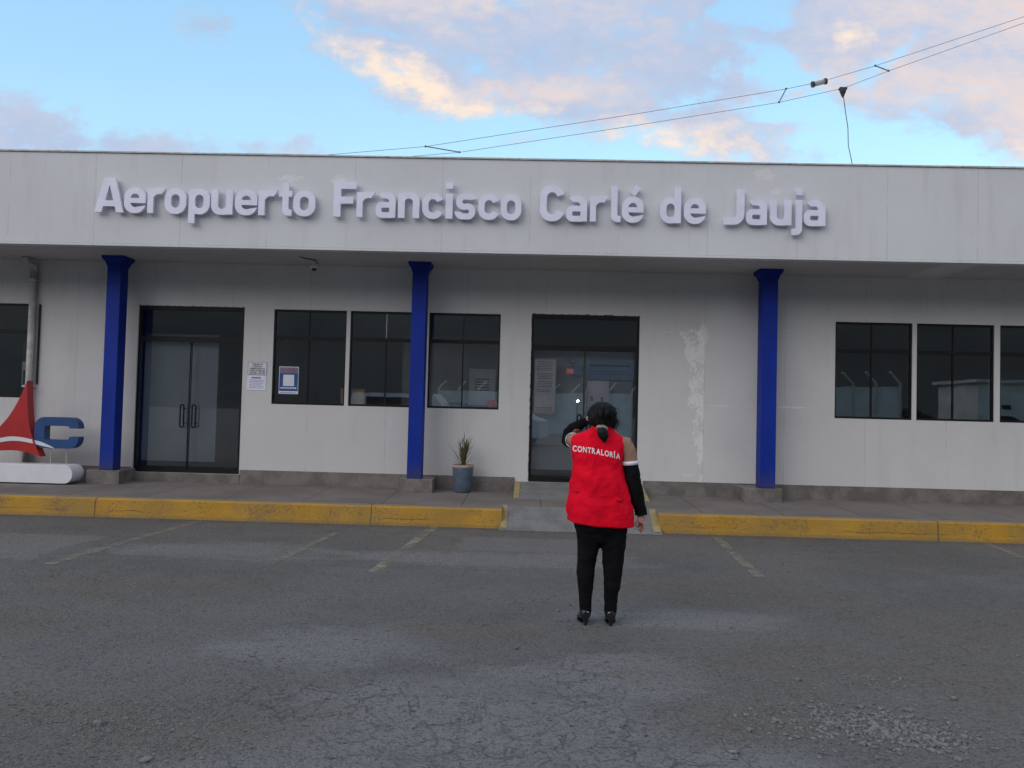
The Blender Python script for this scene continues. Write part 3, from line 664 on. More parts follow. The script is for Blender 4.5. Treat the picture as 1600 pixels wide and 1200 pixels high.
def contours(f, x0, x1, y0, y1, st):
    nx, ny = int((x1-x0)/st)+2, int((y1-y0)/st)+2
    X_, Y_ = np.meshgrid(x0+np.arange(nx)*st, y0+np.arange(ny)*st, indexing='ij'); D = f(X_, Y_)+1e-7
    D = np.where(np.abs(D) < 1e-6, 1e-6, D)
    nxt = {}
    def ip(i, j, k, l):
        a, b = D[i, j], D[k, l]; tt = a/(a-b)
        return (x0+(i+(k-i)*tt)*st, y0+(j+(l-j)*tt)*st)
    for i in range(nx-1):
        for j in range(ny-1):
            cs = [(i, j), (i+1, j), (i+1, j+1), (i, j+1)]; s_ = [D[c] < 0 for c in cs]
            if all(s_) or not any(s_): continue
            cr_ = []
            for q in range(4):
                if s_[q] != s_[(q+1) % 4]:
                    e = tuple(sorted((cs[q], cs[(q+1) % 4]))); cr_.append((e, s_[q], ip(*e[0], *e[1])))
            outs = [c for c in cr_ if c[1]]; ins = [c for c in cr_ if not c[1]]
            if len(outs) == 1: nxt[ins[0][0]] = (outs[0][0], ins[0][2])
            else:
                order = cr_
                for q in range(4):
                    if not order[q][1]: nxt[order[q][0]] = (order[(q+1) % 4][0], order[q][2])
    loops = []; seen = set()
    for k in list(nxt):
        if k in seen: continue
        lp = []; c = k
        while c in nxt and c not in seen: seen.add(c); lp.append(nxt[c][1]); c = nxt[c][0]
        # drop collinear points
        out = []
        for q in range(len(lp)):
            a, b, c_ = lp[q-1], lp[q], lp[(q+1) % len(lp)]
            if abs((b[0]-a[0])*(c_[1]-b[1])-(b[1]-a[1])*(c_[0]-b[0])) > 2e-8: out.append(b)
        if len(out) > 3: loops.append(out)
    return loops
def plate(loops, half, name='g'):
    cu = bpy.data.curves.new(name, 'CURVE'); cu.dimensions = '2D'; cu.fill_mode = 'BOTH'; cu.extrude = half
    for lp in loops:
        sp = cu.splines.new('POLY'); sp.points.add(len(lp)-1); sp.use_cyclic_u = True
        for q, (a, b) in enumerate(lp): sp.points[q].co = (a, b, 0, 1)
    o = bpy.data.objects.new(name, cu); C.objects.link(o); dg = bpy.context.evaluated_depsgraph_get()
    me = bpy.data.meshes.new_from_object(o.evaluated_get(dg)); bpy.data.objects.remove(o); me.name = name
    return me
GM = {}
for k, (w_, f) in GL.items(): GM[k] = plate(contours(f, -.06, w_+.16, -.16, .56, .0046), .022, 'letter')
xpx = {  # measured left and right edge of every letter (metres along the fascia)
}
def wx(px): return (px-828.2-.0252*300)/ (114.4*(1+(px-800)*2.05e-5))+.0
words = [('A',145,190.6),('e',191.3,225),('r',228,256),('o',255,288.5),('p',292.6,325.6),('u',328,361.6),('e',365,400),('r',402,432.5),('t',434,454.5),('o',456.5,491),
 ('F',519.6,555),('r',556,585),('a',586,617),('n',621,654.5),('c',659,691),('i',695.6,706.6),('s',710,743),('c',747,779),('o',782,814.5),
 ('C',843.5,881),('a',885,917.6),('r',922.4,951),('l',955.4,970.5),('é',972.5,1006.4),
 ('d',1032.5,1065),('e',1070,1104),('J',1133,1164.5),('a',1167.5,1200),('u',1205,1238.6),('j',1239.5,1255.4),('a',1258,1292)]
SG = empty('facade_sign', (0, YF, 4.14), 'row of raised pale lilac letters naming the airport, fixed to the white fascia', 'sign')
for k, a, b in words:
    me = GM[k].copy(); xs = [v.co.x for v in me.vertices]; lo, hi = min(xs), max(xs); A, B = wx(a), wx(b)
    for v in me.vertices: v.co = Vector((A+(v.co.x-lo)/(hi-lo)*(B-A), 10.487-v.co.z, 4.142+v.co.y))
    link('letter', me, 'sign_white', SG)

# ------------------------------------------------------------------ free-standing logo sign at the left
LG = empty('logo_sign', (-8.2, 11.3, PZ(11.3)), 'free standing logo with red sail and dark blue letter C on long white rounded base', 'sign')
y0 = 11.12
bar = []
zc, hz = .43, .135
pts = [(-10.4, zc-hz)]+[(-6.78+hz*math.cos(a)*.9, zc+hz*math.sin(a)) for a in np.linspace(-math.pi/2, math.pi/2, 15)]+[(-10.4, zc+hz)]
MB().loft([[(x, y, z) for x, z in pts] for y in (y0, y0+.30)]).build('base', 'white_metal', LG, bevel=.006)
cs = SUB(RING(0, 0, .665, .46, .15, .15), IN(HP(-1, 0, -.44), HP(0, 1, .29), HP(0, -1, -.172)))
cs = UN(SUB(RING(0, 0, .665, .46, .15, .135), IN(HP(-1, 0, -.41), HP(0, 1, .298), HP(0, -1, -.178))), SUB(RR(.04, .05, .17, .40, .02), HP(-1, 0, -.15)))
me = plate(contours(cs, -.03, .72, -.03, .5, .007), .07, 'letter')
for v in me.vertices: v.co = Vector((-7.315+v.co.x, y0+.17-v.co.z, .80+v.co.y))
link('letter', me, 'logo_blue', LG)
def crv(P, n=8):
    out = []; P = [Vector((*p, 0)) for p in P]
    for i in range(len(P)-1):
        p0, p1, p2, p3 = P[max(i-1, 0)], P[i], P[i+1], P[min(i+2, len(P)-1)]
        for k in range(n):
            s_ = k/n; out.append(.5*((2*p1)+(p2-p0)*s_+(2*p0-5*p1+4*p2-p3)*s_*s_+(3*p1-p0-3*p2+p3)*s_**3))
    return [(q.x, q.y) for q in out]
right = crv([(-7.445,1.79), (-7.42,1.42), (-7.36,1.05), (-7.20,.675)]); bot = crv([(-7.20,.675), (-7.36,.725), (-7.6,.755), (-7.95,.73), (-8.35,.64)]); left = crv([(-8.35,.64), (-8.0,.93), (-7.73,1.21), (-7.56,1.50), (-7.445,1.79)])
me = plate([right+bot+left], .07, 'letter')
for v in me.vertices: v.co = Vector((v.co.x, y0+.15-v.co.z, v.co.y))
link('letter', me, 'logo_red', LG)
sw = crv([(-8.2,.80), (-7.95,.89), (-7.7,.955), (-7.5,.955), (-7.325,.925)])+[(-7.325,.925), (-7.31,.865)]+crv([(-7.31,.865), (-7.5,.895), (-7.7,.89), (-7.95,.83), (-8.2,.74)])
me = plate([sw], .002, 'swoosh')
for v in me.vertices: v.co = Vector((v.co.x, y0+.076-v.co.z, v.co.y))
link('swoosh', me, 'white_metal', LG)
sw = crv([(-7.312,.915), (-7.22,.895), (-7.12,.86), (-7.0,.805)])+[(-7.0,.803)]+crv([(-7.01,.802), (-7.15,.825), (-7.31,.862)])
me = plate([sw], .002, 'swoosh')
for v in me.vertices: v.co = Vector((v.co.x, y0+.096-v.co.z, v.co.y))
link('swoosh', me, 'white_metal', LG)
for x in (-7.55, -7.1, -6.86, -8.1): MB().tube([(x, y0+.17, .56), (x, y0+.17, .82 if x > -7.3 else .74)], .006, 8).build('rod', 'pipe', LG)

# ------------------------------------------------------------------ notices, poster, door vinyls
def bars(mb, x0, x1, y, z, h, n=1, rg=rng):
    x = x0
    while x < x1-.004:
        wq = rg.uniform(.012, .04); mb.box(x, min(x+wq, x1), y-.0012, y, z, z+h); x += wq+.007
N1 = empty('notice_plate', (-4.245, YW, 1.98), 'white plate with dark capital lettering about opening hours beside the left door', 'notice')
MB().box(-4.385, -4.10, YW-.008, YW-.001, 1.985, 2.172).build('plate', 'paper', N1, bevel=.003)
MB().box(-4.391, -4.094, YW-.005, YW-.0005, 1.979, 2.178).build('plate_border', 'print_grey', N1)
for k, (s_, wd) in enumerate((('HORARIO DE', .165), ('ATENCIÓN', .13), ('ADMINISTRATIVA', .245), ('LUNES A VIERNES', .245), ('8:00 AM - 4:30 PM', .235))):
    me = text_mesh(s_, .036, .0006, .0004); xs = [v.co.x for v in me.vertices]; sc = wd/(max(xs)-min(xs))
    link('lettering', stand(me, (-4.2425, YW-.0095, 2.135-k*.0345), (sc, .95)), 'print_dark', N1)
N2 = empty('notice_paper', (-4.245, YW, 1.74), 'pale lilac paper in a clear sleeve, red heading, below the white hours plate', 'notice')
MB().box(-4.395, -4.105, YW-.007, YW-.001, 1.742, 1.970).build('sheet', 'sign_white', N2)
mb = MB(); mb.box(-4.33, -4.18, YW-.0084, YW-.0074, 1.925, 1.945); mb.build('heading', 'print_red', N2)
mb = MB()
for k in range(6): bars(mb, -4.36, -4.14+rng.uniform(-.03, .02), YW-.0074, 1.895-k*.024, .007)
mb.build('print', 'print_grey', N2)
PO = empty('poster', (-3.76, YW, 1.70), 'blue poster with white square panel stuck inside the leftmost window of the middle group', 'poster')
yp = YW+.040
MB().box(-3.915, -3.610, yp, yp+.004, 1.697, 2.122).build('sheet', 'paper', PO)
MB().box(-3.907, -3.618, yp-.0015, yp-.0003, 1.742, 2.02).build('blue_field', 'print_blue', PO)
MB().box(-3.907, -3.618, yp-.0015, yp-.0003, 2.0205, 2.112).build('picture_strip', 'print_grey', PO)
mb = MB(); bars(mb, -3.87, -3.66, yp-.002, 2.045, .035); mb.build('strip_figures', 'print_red', PO)
MB().box(-3.848, -3.676, yp-.003, yp-.0017, 1.82, 1.995).build('white_panel', 'paper', PO)
MB().box(-3.885, -3.640, yp-.003, yp-.0017, 1.779, 1.80).build('caption_bar', 'paper', PO)
mb = MB(); bars(mb, -3.87, -3.66, yp-.0031, 1.785, .008); bars(mb, -3.89, -3.64, yp-.0003, 1.71, .01); mb.build('print', 'print_grey', PO)
def frame(mb, x0, x1, z0, z1, y, t_=.008):
    mb.box(x0, x1, y-.001, y, z0, z0+t_).box(x0, x1, y-.001, y, z1-t_, z1).box(x0, x0+t_, y-.001, y, z0+t_, z1-t_).box(x1-t_, x1, y-.001, y, z0+t_, z1-t_)
yd = YW+.016+.027
DV = empty('door_sticker', (.2, YW, 1.55), 'tall outlined sticker of dark printed lines on the left leaf of the right door', 'sticker')
mb = MB(); frame(mb, .055, .385, 1.50, 2.335, yd, .006); z = 2.29
for k in range(22):
    if 1.62 < z < 1.80: z -= .03; continue
    if k in (6, 10, 14): z -= .02
    bars(mb, .085+rng.uniform(0, .03), .345-rng.uniform(0, .03), yd, z, .011); z -= .027
bars(mb, .085, .345, yd, 1.58, .010); bars(mb, .10, .33, yd, 1.555, .010); bars(mb, .085, .345, yd, 1.525, .010)
dvo = mb.build('print', 'print_dark', DV)
MB().box(.05, .39, yd-.0002, yd+.0005, 1.495, 2.34).build('sheet', 'vinyl', DV)
NS = empty('no_smoking_sticker', (.62, YW, 2.2), 'round no smoking sticker with red label below on the right door', 'sticker')
mb = MB(); nn = 28
for k in range(nn):
    a0, a1 = 2*math.pi*k/nn, 2*math.pi*(k+1)/nn; c_ = (.615, 2.285)
    mb.quad(*[(c_[0]+rr*math.cos(a), yd-.0006, c_[1]+rr*math.sin(a)) for rr, a in ((.060,a0),(.073,a0),(.073,a1),(.060,a1))])
mb.box(.575, .655, yd-.001, yd-.0004, 2.277, 2.290); mb.quad((.57,yd-.0012,2.325), (.58,yd-.0012,2.333), (.66,yd-.0012,2.245), (.65,yd-.0012,2.237)); mb.build('ring', 'print_dark', NS)
MB().box(.55, .655, yd-.001, yd-.0002, 2.12, 2.19).build('red_label', 'print_red', NS)
for o_ in list(DV.children)+list(NS.children):
    for v in o_.data.vertices: v.co.y -= .080*(v.co.x-.04)
SS = empty('safe_zone_sticker', (1.0, YW, 1.7), 'grey printed sheet with two round S marks on the right door behind the head', 'sticker')
MB().box(.865, 1.205, yd-.0002, yd+.0006, 1.55, 2.02).build('sheet', 'vinyl', SS)
for cx in (.945, 1.105):
    mb = MB()
    for k in range(nn):
        a0, a1 = 2*math.pi*k/nn, 2*math.pi*(k+1)/nn
        mb.quad(*[(cx+rr*math.cos(a), yd-.001, 1.742+rr*math.sin(a)) for rr, a in ((.046,a0),(.052,a0),(.052,a1),(.046,a1))])
    mb.build('circle', 'print_grey', SS)
    me = text_mesh('S', .085, .003, .0004); link('letter', stand(me, (cx, yd-.0012, 1.712)), 'print_dark', SS)
mb = MB()
for k in range(6): bars(mb, .89, 1.17-rng.uniform(0, .06), yd-.0004, 1.98-k*.028, .008)
mb.build('print', 'print_grey', SS)
BN = empty('banner_sheet', (1.2, YW, 2.1), 'wide pale blue sheet with faint marks behind the glass of the right door', 'banner')
mb = MB(); mb.box(.87, 1.61, 12.04, 12.05, 2.04, 2.37); mb.build('sheet', 'pale_blue', BN)
MB().box(.66, .80, 12.04, 12.05, 2.10, 2.30).build('sheet', 'pale_blue', BN)
mb = MB(); bars(mb, .93, 1.55, 12.039, 2.25, .03); bars(mb, .93, 1.5, 12.039, 2.17, .008); bars(mb, .93, 1.57, 12.039, 2.13, .006); mb.build('print', 'print_grey', BN)

# ------------------------------------------------------------------ things behind the windows
ct = MB().box(-4.2, -.3, 11.995, 12.5, 1.49, 1.53).box(-4.2, -4.15, 12.0, 12.5, .431, 1.489).box(-.35, -.3, 12.0, 12.5, .431, 1.489)
tag(ct.build('counter', 'interior'), 'long grey counter top just inside the middle row of windows', 'counter')
bx = empty('cardboard_box', (-2.79, 12.1, 1.53), 'brown cardboard box on the counter behind the strip between two windows', 'box')
MB().box(-2.975, -2.61, 12.0, 12.25, 1.531, 1.79).build('carton', 'cardboard', bx, bevel=.004)
MB().box(-2.99, -2.595, 11.99, 12.10, 1.787, 1.80).build('flap', 'cardboard', bx)
MB().box(-2.80, -2.77, 11.998, 11.9995, 1.54, 1.785).build('tape', 'pipe', bx)
rb = empty('red_binder', (-.61, 12.05, 1.53), 'small bright red box at the bottom right corner of the middle windows', 'box')
MB().box(-.66, -.515, 11.905, 11.985, 1.569, 1.685).build('case', 'red_plastic', rb, bevel=.004); MB().box(-.575, -.568, 11.903, 11.9045, 1.575, 1.68).build('spine', 'blue_fabric', rb)
ch = empty('office_chair', (-1.2, 12.9, .43), 'dark blue office chair back seen low behind the middle windows', 'chair')
MB().tube([(-1.45, 12.8, 1.45), (-1.42, 12.8, 1.57), (-1.36, 12.8, 1.60), (-1.2, 12.8, 1.61), (-1.06, 12.8, 1.60), (-1.0, 12.8, 1.57), (-.97, 12.8, 1.45)], .03, 10).box(-1.44,-.98,12.78,12.83,1.05,1.57).build('backrest', 'blue_fabric', ch, True)
MB().box(-1.45, -.97, 12.6, 13.1, .88, .96).build('seat', 'blue_fabric', ch, bevel=.02); MB().tube([(-1.2, 12.85, .88), (-1.2, 12.85, .5)], .03, 10).build('post', 'black_metal', ch)
mb = MB()
for k in range(5): a = k*1.2566; mb.tube([(-1.2, 12.85, .5), (-1.2+.3*math.cos(a), 12.85+.3*math.sin(a), .46)], .02, 8)
mb.build('foot', 'black_metal', ch)
ph = empty('paper_notice', (-.75, 12.6, 1.6), 'white sheet with dark print hanging far inside the rightmost middle window', 'notice')
MB().box(-1.02, -.58, 12.7, 12.71, 1.60, 2.20).build('sheet', 'blind', ph)
mb = MB()
for k in range(5): bars(mb, -.92, -.68, 12.699, 2.02-k*.045, .02)
mb.build('print', 'print_dark', ph)
wn_ = empty('wall_notice', (-8.1, 12.3, 2.0), 'dark and pale printed sheets inside the window at the far left', 'notice')
MB().box(-8.2, -8.02, 12.2, 12.21, 1.72, 2.12).build('sheet', 'blind', wn_); MB().box(-8.18, -8.04, 12.196, 12.199, 1.76, 1.98).build('print', 'print_dark', wn_)
MB().box(-8.2, -8.04, 12.2, 12.21, 2.16, 2.42).build('dark_sheet', 'print_dark', wn_)

# ------------------------------------------------------------------ camera dome, pot plant
sc = empty('security_camera', (-3.27, 11.3, 3.70), 'small white dome camera with dark lens hanging under the soffit', 'camera')
MB().lathe((-3.27, 11.35, 0), [(.035,3.70), (.038,3.66), (.038,3.625), (.058,3.62), (.062,3.58), (.048,3.572)], 20).build('housing', 'white_metal', sc, True)
MB().ball((-3.27, 11.35, 3.572), .040, .040, .038).build('lens_dome', 'dark_plastic', sc, True)
MB().tube([(-3.42, 11.1, 3.698), (-3.38, 11.15, 3.690), (-3.26, 11.3, 3.690), (-3.20, 11.33, 3.64)], .007, 8).build('cable', 'dark_plastic', sc)
PX, PY = -.985, 11.56; pz = PZ(PY)
PP = empty('potted_plant', (PX, PY, pz), 'sparse spiky yucca with reddish leaves in a blue glazed pot against the wall', 'plant')
MB().lathe((PX, PY, pz), [(.105,0), (.122,.02), (.135,.12), (.152,.27), (.16,.36), (.163,.385), (.150,.387), (.146,.36), (.14,.355)], 36).build('pot', 'pot', PP, True)
MB().lathe((PX, PY, pz), [(.1645,.375), (.1645,.397), (.158,.410), (.146,.408), (.141,.385), (.141,.370), (.160,.370)], 36, cap=False).build('pot_rim', 'pot_rim', PP, True)
MB().lathe((PX, PY, pz), [(.14,.350), (.142,.362), (.07,.372), (.01,.375)], 24).build('soil', 'soil', PP)
st = MB()
stems = [(.0,.0,.22), (-.02,.01,.30), (.03,.0,.34), (.01,-.02,.16), (.055,.01,.40)]
for sx_, sy_, hh_ in stems: st.tube([(PX+sx_*.3, PY+sy_*.3, pz+.36), (PX+sx_*.8, PY+sy_, pz+.36+hh_*.5), (PX+sx_*1.3, PY+sy_, pz+.36+hh_)], [.012,.010,.007], 8)
st.build('stem', 'leaf_green', PP)
rl = random.Random(11)
def leaf(mb, base, a, el, L, wd, curl):
    dirh = Vector((math.cos(a), math.sin(a), 0)); side = Vector((-math.sin(a), math.cos(a), 0)); p = Vector(base); e = el; rings = []
    n = 7
    for k in range(n+1):
        f = k/n; ww = wd*(.5+1.2*f if f < .35 else (1-f)*1.42)+.0006
        nrm = (dirh*-math.sin(e)+Vector((0,0,1))*math.cos(e))
        rings.append([p-side*ww, p+nrm*.0012-Vector((0,0,0)), p+side*ww, p-nrm*.0012-nrm*ww*.35])
        p = p+(dirh*math.cos(e)+Vector((0,0,1))*math.sin(e))*L/n; e -= curl/n
    mb.loft(rings)
lg = MB(); lr = MB()
for _ in range(60):
    s_ = rl.choice(stems); f = rl.uniform(.15, .8); leaf(lg, (PX+s_[0]*f*1.2, PY+s_[1], pz+.37+s_[2]*f), rl.uniform(0, 6.28), R(rl.uniform(58, 86)), rl.uniform(.10, .22), rl.uniform(.008, .014), rl.uniform(-.1, .5))
for (ang, el, L, bx_) in ((0, 68, .40, .01), (0.2, 74, .38, .0), (3.1, 62, .33, -.01), (3.2, 80, .36, -.01), (2.9, 48, .22, -.02), (.1, 42, .19, .02), (3.3, 56, .40, 0), (0, 78, .43, .01), (3.14, 28, .14, -.02), (.2, 55, .2, .02)):
    leaf(lr, (PX+bx_, PY-.01, pz+.40), ang, R(el), L, .012, .12)
for _ in range(16): leaf(lr, (PX+rl.uniform(-.05, .06), PY+rl.uniform(-.03, .03), pz+.37+rl.uniform(.1, .42)), rl.uniform(0, 6.28), R(rl.uniform(50, 85)), rl.uniform(.08, .16), .006, .2)
lg.build('leaves', 'leaf_green', PP); lr.build('leaves', 'leaf_red', PP)

# ------------------------------------------------------------------ antenna wires over the roof
AN = empty('wire_antenna', (14.5, 14, 0), 'pair of thin antenna wires with spreaders, an insulator and a hanging feed cable above roof', 'antenna')
up = [(-6.5,5.85),(-3.997,6.145),(-2.043,6.346),(1.885,7.03),(4.534,7.523),(5.136,7.66),(6.139,7.974),(8.816,8.923),(14.5,11.0)]
lo = [(-6.5,5.65),(-2.511,6.135),(-1.413,6.249),(1.889,6.817),(4.41,7.272),(5.566,7.551),(6.383,7.883),(8.817,8.805),(14.5,10.8)]
def lerp(P, x):
    for a, b in zip(P, P[1:]):
        if a[0] <= x <= b[0]: return a[1]+(b[1]-a[1])*(x-a[0])/(b[0]-a[0])
for P_ in (up, lo): MB().tube([(x, 14, z) for x, z in P_], .0042, 6).build('wire', 'wire', AN)
for a, b in ((-2.043, -1.413), (4.534, 4.41), (6.139, 6.383)):
    MB().tube([(a, 13.99, lerp(up, a)), (b, 13.99, lerp(lo, b))], .010, 6).ball((a, 13.99, lerp(up, a)), .02).ball((b, 13.99, lerp(lo, b)), .02).build('spreader', 'wire', AN)
p, q = Vector((5.02, 14, lerp(up, 5.02)-.02)), Vector((5.25, 14, lerp(up, 5.25)-.02))
io = MB().tube([p, q], .045, 14).build('resistor', 'ceramic', AN, True)
dr = (q-p).normalized()
for c_ in (p, q): MB().tube([c_-dr*.018, c_+dr*.018], .056, 14).build('end_cap', 'dark_plastic', io)
bl = MB().lathe((5.566, 14, 7.40), [(.012,-.02),(.03,.02),(.045,.06),(.055,.08),(.06,.14),(.04,.155)], 12).box(5.50, 5.63, 13.96, 14.04, 7.52, 7.56).build('balun', 'dark_plastic', AN)
MB().tube([(5.575,14,7.42), (5.62,14,7.1), (5.665,14,6.82), (5.675,14,6.5), (5.72,14,6.3), (5.78,14,6.0), (5.80,14,4.86)], .008, 6).build('feed_cable', 'wire', AN)
MB().tube([(14.5,14,4.85), (14.5,14,11.1)], .04, 10).build('mast', 'pipe', AN); MB().tube([(-6.5,14,4.85), (-6.5,14,5.9)], .03, 10).build('mast', 'pipe', AN)

# ------------------------------------------------------------------ what the windows mirror, behind the camera
hb = MB(); NX, NYY = 90, 8
for j in range(NYY):
    for i in range(NX+1):
        a = math.pi*(.92+1.16*i/NX); rr = 150+j*45
        hgt = max(0, 1-(1-j/(NYY-1))**1.5)*(95+22*noise.noise(Vector((math.cos(a)*3, math.sin(a)*3, 1)))+14*noise.noise(Vector((math.cos(a)*9, math.sin(a)*9, j*.3))))
        hb.v.append((rr*math.cos(a), rr*math.sin(a), hgt-.3))
for j in range(NYY-1):
    for i in range(NX): b = j*(NX+1)+i; hb.f.append((b, b+1, b+NX+2, b+NX+1))
structure(hb.build('hills', 'hill', None, True))
def pwall(name, A, B, hgt, label, n):
    A, B = Vector((*A, 0)), Vector((*B, 0)); dr = (B-A).normalized(); nr = Vector((dr.y, -dr.x, 0))
    e = empty(name, A, label, 'wall', 'perimeter walls behind the car park')
    mb = MB(); bz = 0
    vs = [A+nr*.08, B+nr*.08, B-nr*.08, A-nr*.08]; mb.v = [tuple(v) for v in vs]+[tuple(v+Vector((0,0,hgt))) for v in vs]; mb.f = list(FQ); mb.build('panel', 'plaster_wall', e)
    for k in range(n+1):
        p = A+(B-A)*k/n; p0 = p+nr*.10
        MB().tube([p0, p0+Vector((0,0,hgt+.1)), p0+Vector((0,0,hgt+.15))+nr*.05, p0+nr*.45+dr*.35+Vector((0,0,hgt+.65))], .06, 8).build('post', 'pipe', e)
pwall('perimeter_wall', (17, -12), (10.5, -17), 3.0, 'white perimeter wall with bent posts mirrored in the right windows', 8)
pwall('perimeter_wall', (-6, -26), (6, -22), 2.6, 'white perimeter wall with bent posts mirrored in the middle windows', 9)
hs = empty('house', (25.3, -14, 0), 'white house with a dark arched doorway mirrored in the right windows', 'house')
MB().box(20.8, 26.3, -16, -12.5, 0, 3.3).build('wall', 'plaster_wall', hs); MB().box(20.6, 26.5, -16.2, -12.3, 3.301, 3.45).build('roof', 'pipe', hs)
mb = MB(); pts = [(21.1,.0),(23.0,.0),(23.0,1.0)]+[(22.05+.95*math.cos(a), 1.0+.8*math.sin(a)) for a in np.linspace(.2, math.pi-.2, 10)]+[(21.1,1.0)]
mb.loft([[(x, y, z) for x, z in pts] for y in (-12.499, -12.46)]); mb.build('door', 'dark_line', hs)
MB().box(21.9, 22.3, -12.499, -12.47, 2.1, 2.3).build('window', 'dark_line', hs)
LX, LY = -1.071, -6.289
lm = empty('lamp_post', (0, 0, 0), 'lit lamp on a post mirrored in the glass door left of the head', 'lamp')
lm.location = (LX, LY, 0)
MB().tube([(LX,LY,0), (LX,LY,1.84)], .03, 10).build('post', 'black_metal', lm); MB().ball((LX,LY,1.90), .042).build('bulb', 'bulb', lm, True)
def bush(loc, rx, rz, label):
    e = empty('bush', loc, label, 'bush', 'bushes behind the car park'); q = random.Random(int(loc[0]*7)); mb = MB(); tr = MB()
    for _ in range(1600):
        v = Vector((q.gauss(0,1), q.gauss(0,1), q.gauss(0,1))).normalized()*q.uniform(.5,1)**.5
        k = .75+.4*noise.noise(v*2+Vector((loc[0],0,0))); c = Vector((loc[0]+v.x*rx*k, loc[1]+v.y*rx*k, rz+v.z*rz*k*.95)); a = Vector((q.gauss(0,1), q.gauss(0,1), q.gauss(0,1))).normalized()*.14; b = a.cross(Vector((q.gauss(0,1),q.gauss(0,1),1))).normalized()*.09
        mb.quad(c-a, c-b, c+a, c+b)
    mb.build('foliage', 'bush', e)
    for k in range(4): tr.tube([(loc[0], loc[1], 0), (loc[0]+q.uniform(-.4,.4)*rx, loc[1], rz*1.1)], [.06,.02], 6)
    tr.build('stem', 'soil', e)
bush((18.6, -14.5, 0), 1.3, 1.2, 'leafy bush between the wall and the white house mirrored in a right window')
bush((20.2, -11.5, 0), .9, .8, 'low bush in front of the white house mirrored in a right window')
def vehicle(x, y, rot, kind, label):
    e = empty(kind, (0,0,0), label, 'van' if kind == 'parked_van' else 'car', 'vehicles parked behind')
    L, wd, hgt = (4.8, 1.8, 2.1) if kind == 'parked_van' else (4.3, 1.7, 1.5)
    if kind == 'parked_van': prof = [(-L/2,.35),(-L/2,1.9),(-L/2+.15,hgt),(L/2-1.2,hgt),(L/2-.55,1.25),(L/2,1.05),(L/2,.35)]
    else: prof = [(-L/2,.35),(-L/2,.9),(-L/2+.5,1.0),(-.9,hgt),(.6,hgt),(1.2,.98),(L/2,.85),(L/2,.35)]
    body = MB().loft([[(px, sy*wd/2*(.93 if abs(sy) > .99 else 1), pz_) for px, pz_ in prof] for sy in (-1, -.97, .97, 1)]).build('body', 'white_metal', e)
    z0 = hgt-.75 if kind == 'parked_van' else .98
    for s_ in (-1, 1): MB().box(-L/2+.7 if kind == 'parked_van' else -1.1, .9, s_*wd/2*.96-.02, s_*wd/2*.96+.02, z0, hgt-.18).build('window', 'car_glass', e)
    for wx_ in (-L/2+.8, L/2-.8):
        for s_ in (-1, 1):
            t_ = MB().tube([(wx_, s_*(wd/2-.2), .33), (wx_, s_*(wd/2+.01), .33)], .33, 20).build('wheel', 'tyre', e); MB().tube([(wx_, s_*(wd/2+.0), .33), (wx_, s_*(wd/2+.02), .33)], .19, 14).build('rim', 'pipe', t_)
    e.location = (x, y, 0); e.rotation_euler = (0, 0, rot)
vehicle(-5.2, -9.5, R(6), 'parked_van', 'white van parked across the lot mirrored faintly in the middle windows')
vehicle(-10.5, -12.0, R(-4), 'parked_car', 'pale saloon car parked across the lot mirrored faintly in the left door')

# ------------------------------------------------------------------ the woman in the red vest
FX, FY = .53, 5.69
PR = empty('person', (FX, FY, 0), 'woman seen from behind in red sleeveless vest with black trousers and black arm sleeves', 'person')
O = Vector((FX, FY, 0))
def L_(p): return (p[0]+FX, p[1]+FY, p[2])
def ltube(mb, P_, rad, seg=20): return mb.tube([L_(p) for p in P_], rad, seg)
def sring(cx, cy, z, hw, hd, n=40, e=2.4, tilt=0.0, yb=None):
    out = []
    for k in range(n):
        a = 2*math.pi*k/n; ca, sa = math.cos(a), math.sin(a)
        x = hw*math.copysign(abs(ca)**(2/e), ca); y = (hd if sa > 0 or yb is None else yb)*math.copysign(abs(sa)**(2/e), sa)
        out.append(L_((cx+x, cy+y, z+tilt*x)))
    return out
# body: one continuous skin surface
bd = MB()
bd.loft([sring(.01,0,.70,.15,.11), sring(.01,0,.80,.185,.125), sring(0,0,.92,.175,.115), sring(-.01,0,1.05,.16,.11), sring(-.015,0,1.18,.165,.11), sring(-.015,.0,1.28,.175,.10), sring(-.012,.005,1.345,.15,.075), sring(0,.01,1.39,.075,.06), sring(.005,.015,1.43,.052,.055), sring(.01,.025,1.50,.05,.055)])
bd.ball(L_((.005,.03,1.525)), .073, .092, .098, 24, 16)
bd.ball(L_((.01,.085,1.475)), .045, .04, .045, 16, 10)             # jaw and chin
ltube(bd, [(.008,.115,1.545), (.008,.134,1.515), (.008,.138,1.50), (.008,.12,1.49)], [.009,.012,.016,.008], 10)   # nose
ltube(bd, [(-.018,.118,1.468), (.008,.127,1.470), (.034,.118,1.468)], [.005,.008,.005], 8)       # lips
for s_ in (-1, 1):
    bd.ball(L_((.005+s_*.076,.028,1.52)), .010, .02, .032, 10, 8)
    bd.ball(L_((.006+s_*.03,.112,1.545)), .014, .008, .01, 10, 6)
